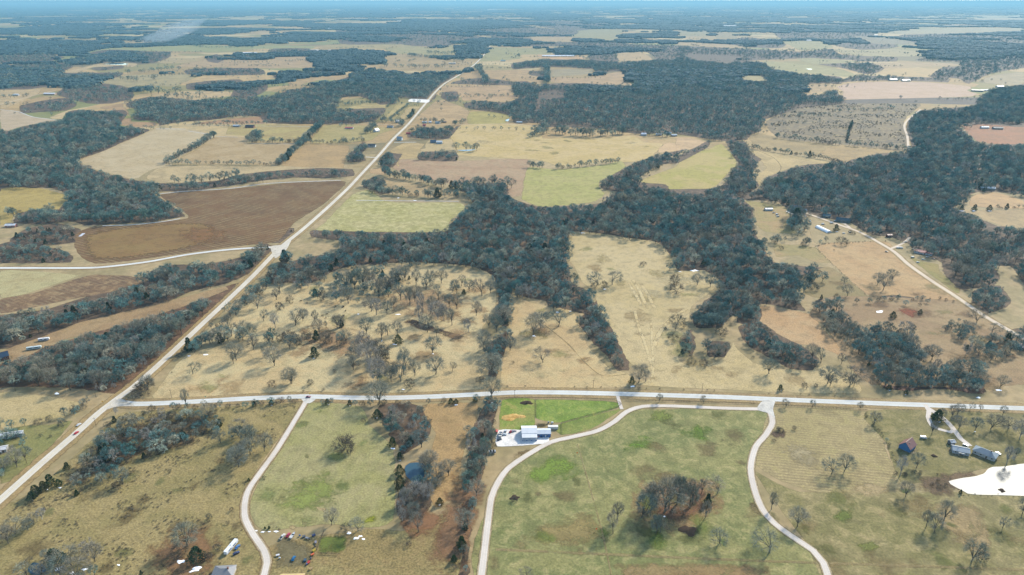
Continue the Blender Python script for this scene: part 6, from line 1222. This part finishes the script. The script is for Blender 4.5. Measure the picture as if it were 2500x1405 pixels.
mound('straw_pile', 1247, 1018, 8, 4.5, .7, straw, 'left lobe of the spread straw above the barn', 'straw', 1); mound('straw_pile', 1262, 1017, 7.5, 4, .6, straw, 'right lobe of the spread straw above the barn', 'straw', 2); mound('straw_pile', 1241, 1024, 6, 3, .5, straw, 'small front lobe of the spread straw', 'straw', 3)
brushp = plain('brush_heap', (82, 68, 56), .95, .05, .35, 2.0)
for i, (px, py, r) in enumerate(((1285, 984, 5), (1257, 1216, 3.6), (1681, 1296, 6), (2446, 1199, 3), (2280, 1114, 2.4), (1500, 1000, 0))):
    if r: mound('brush_pile', px, py, r, r * .8, .9, brushp, ['dark brush pile on the left green lot', 'dark brush pile in the green meadow', 'dark heap in the pit below the copse', 'dark islet in the white lake', 'dark fire pit on the farm lawn'][i], 'brush pile', 20 + i, .5)
SNOW = 'G 1280 1310 24 1385 1365 28 410 1365 26 510 1390 16 425 785 11 330 800 9 1920 204 6 2320 197 6 1860 1099 12 1905 1097 9 1955 1096 13 1810 1091 9 400 120 16 840 1335 11 440 1345 16 600 1365 16 700 640 8 H 385 508 14 440 593 7 85 207 6 835 199 14 720 908 9 2085 70 14 130 1142 20 80 1107 16 270 294 9 160 1130 12 460 90 10 2310 990 10 1090 185 6 180 1150 10 I 746 99 5 1512 97 8 1862 322 10 2140 150 14 2280 97 20 100 1112 12 222 888 9 2115 390 5 1625 128 6 E 410 1117 14 430 902 14 1400 1057 11 1570 887 12 1745 320 14 1905 722 9 1660 880 7 315 1092 6 680 1184 6 780 475 10 430 70 9 550 88 9 F 130 590 22 1460 882 22 2040 162 14 2130 162 14 2240 162 12 1150 312 8 30 597 8 D 2240 1215 10 1350 1200 10 1470 1190 14 2560 900 8 80 1310 16'
t_ = SNOW.split(); cr = None; i = 0; q = 0
while i < len(t_):
    if t_[i] in CROPS: cr = CROPS[t_[i]]; i += 1; continue
    px, py, r = cr[0] + float(t_[i]) * cr[2], cr[1] + float(t_[i + 1]) * cr[2], float(t_[i + 2]) * cr[2]; i += 3; q += 1
    rx = r * zdepth(py) / FOCAL; mound('snow_patch', px, py, rx * 1.1, rx * .62, .16, M['snow'], '%s leftover snow patch counted across the fields' % ordinal(q - 1), 'snow', 50 + q, .6, 'stuff', rot=random.Random(q).uniform(-25, 25))
# cattle
cow_m = [plain('cattle_hide', c, .8, .1, .1) for c in ((44, 38, 36), (70, 52, 42))]
def cow_mesh():
    V, F = [], []
    rings = [(-1.15, .95, .1, .16), (-1.05, .98, .3, .38), (-.5, .95, .36, .42), (.2, .93, .36, .43), (.75, 1.0, .32, .4), (1.0, 1.12, .2, .28), (1.25, 1.2, .15, .2), (1.5, 1.15, .15, .17), (1.75, 1.0, .1, .1)]
    n = 8
    for xx, z, w, h in rings:
        for k in range(n): a = 6.2832 * k / n; V.append((xx, math.cos(a) * w, z + math.sin(a) * h))
    F = [(i * n + k, i * n + (k + 1) % n, (i + 1) * n + (k + 1) % n, (i + 1) * n + k) for i in range(len(rings) - 1) for k in range(n)] + [tuple(range(n))[::-1], tuple(range((len(rings) - 1) * n, len(rings) * n))]
    for xx, yy, bend in ((-.85, .22, -.08), (-.85, -.22, -.08), (.75, .2, .04), (.75, -.2, .04)):
        prism(V, F, Vector((xx, yy, .8)), Vector((xx + bend, yy, .4)), .13, .075, 6); prism(V, F, Vector((xx + bend, yy, .42)), Vector((xx, yy, 0)), .075, .06, 6)
    prism(V, F, Vector((-1.1, 0, 1.2)), Vector((-1.25, 0, .5)), .04, .03, 4)
    for sg in (-1, 1): prism(V, F, Vector((1.42, sg * .12, 1.28)), Vector((1.4, sg * .36, 1.3)), .05, .02, 4)
    me = bpy.data.meshes.new('cow'); me.from_pydata(V, [], F); return me
cme = [cow_mesh(), cow_mesh()]; [m_.materials.append(c) for m_, c in zip(cme, cow_m)]
COWS = [(p, i) for i, p in enumerate(sorted(pts('D 2150 810 2195 825 2305 915 2335 905 2455 915 2400 850 2450 855 2330 930 E 40 850 40 915 55 880')))]
for (px, py), i in COWS:
    o = bpy.data.objects.new('cow', cme[i % 2]); link(o); x, y = gnd(px, py); o.location = (x, y, .14); o.rotation_euler.z = i * 1.7; o.scale = (1.15,) * 3
    tag(o, '%s dark cow from the left in the tan pasture herd' % ordinal(i), 'cow', 'cattle grazing the tan pasture')
# thin smoke over the far white shed
def smoke():
    m = bpy.data.materials.new('smoke'); m.use_nodes = True; n = m.node_tree.nodes; n.remove(n['Principled BSDF']); v = n.new('ShaderNodeVolumePrincipled'); v.inputs['Color'].default_value = (.8, .85, .9, 1); v.inputs['Density'].default_value = .0007
    m.node_tree.links.new(v.outputs[0], n['Material Output'].inputs['Volume']); bm = bmesh.new(); bmesh.ops.create_icosphere(bm, subdivisions=3, radius=1)
    for q in bm.verts: q.co *= 1 + .35 * mnoise.noise(q.co * 2.0)
    me = bpy.data.meshes.new('smoke'); bm.to_mesh(me); bm.free(); me.materials.append(m); o = link(bpy.data.objects.new('smoke', me)); x, y = gnd(430, 106); o.location = (x, y, 95); o.scale = (300, 240, 60); o.rotation_euler = (0, R(-18), 0)
    tag(o, 'thin pale smoke drifting over the far left woods', 'smoke', kind='stuff')
smoke()
# ------------------------------------------------------------------ haze
def haze():
    m = bpy.data.materials.new('haze'); m.use_nodes = True; n = m.node_tree.nodes; n.remove(n['Principled BSDF'])
    v = n.new('ShaderNodeVolumePrincipled'); v.inputs['Color'].default_value = (.20, .41, .55, 1); v.inputs['Density'].default_value = 4.6e-5; v.inputs['Anisotropy'].default_value = .1
    m.node_tree.links.new(v.outputs[0], n['Material Output'].inputs['Volume'])
    b = B + 500; y0 = -2600; z0, z1 = -1.0, CAM_H + 6
    V = [(-b, y0, z0), (b, y0, z0), (b, b, z0), (-b, b, z0), (-b, y0, z1), (b, y0, z1), (b, b, z1), (-b, b, z1)]
    o = mesh_obj('haze', V, [(3, 2, 1, 0), (4, 5, 6, 7), (0, 1, 5, 4), (1, 2, 6, 5), (2, 3, 7, 6), (3, 0, 4, 7)], m)
    tag(o, 'thin blue haze over the distant countryside', 'haze', kind='stuff')
haze()
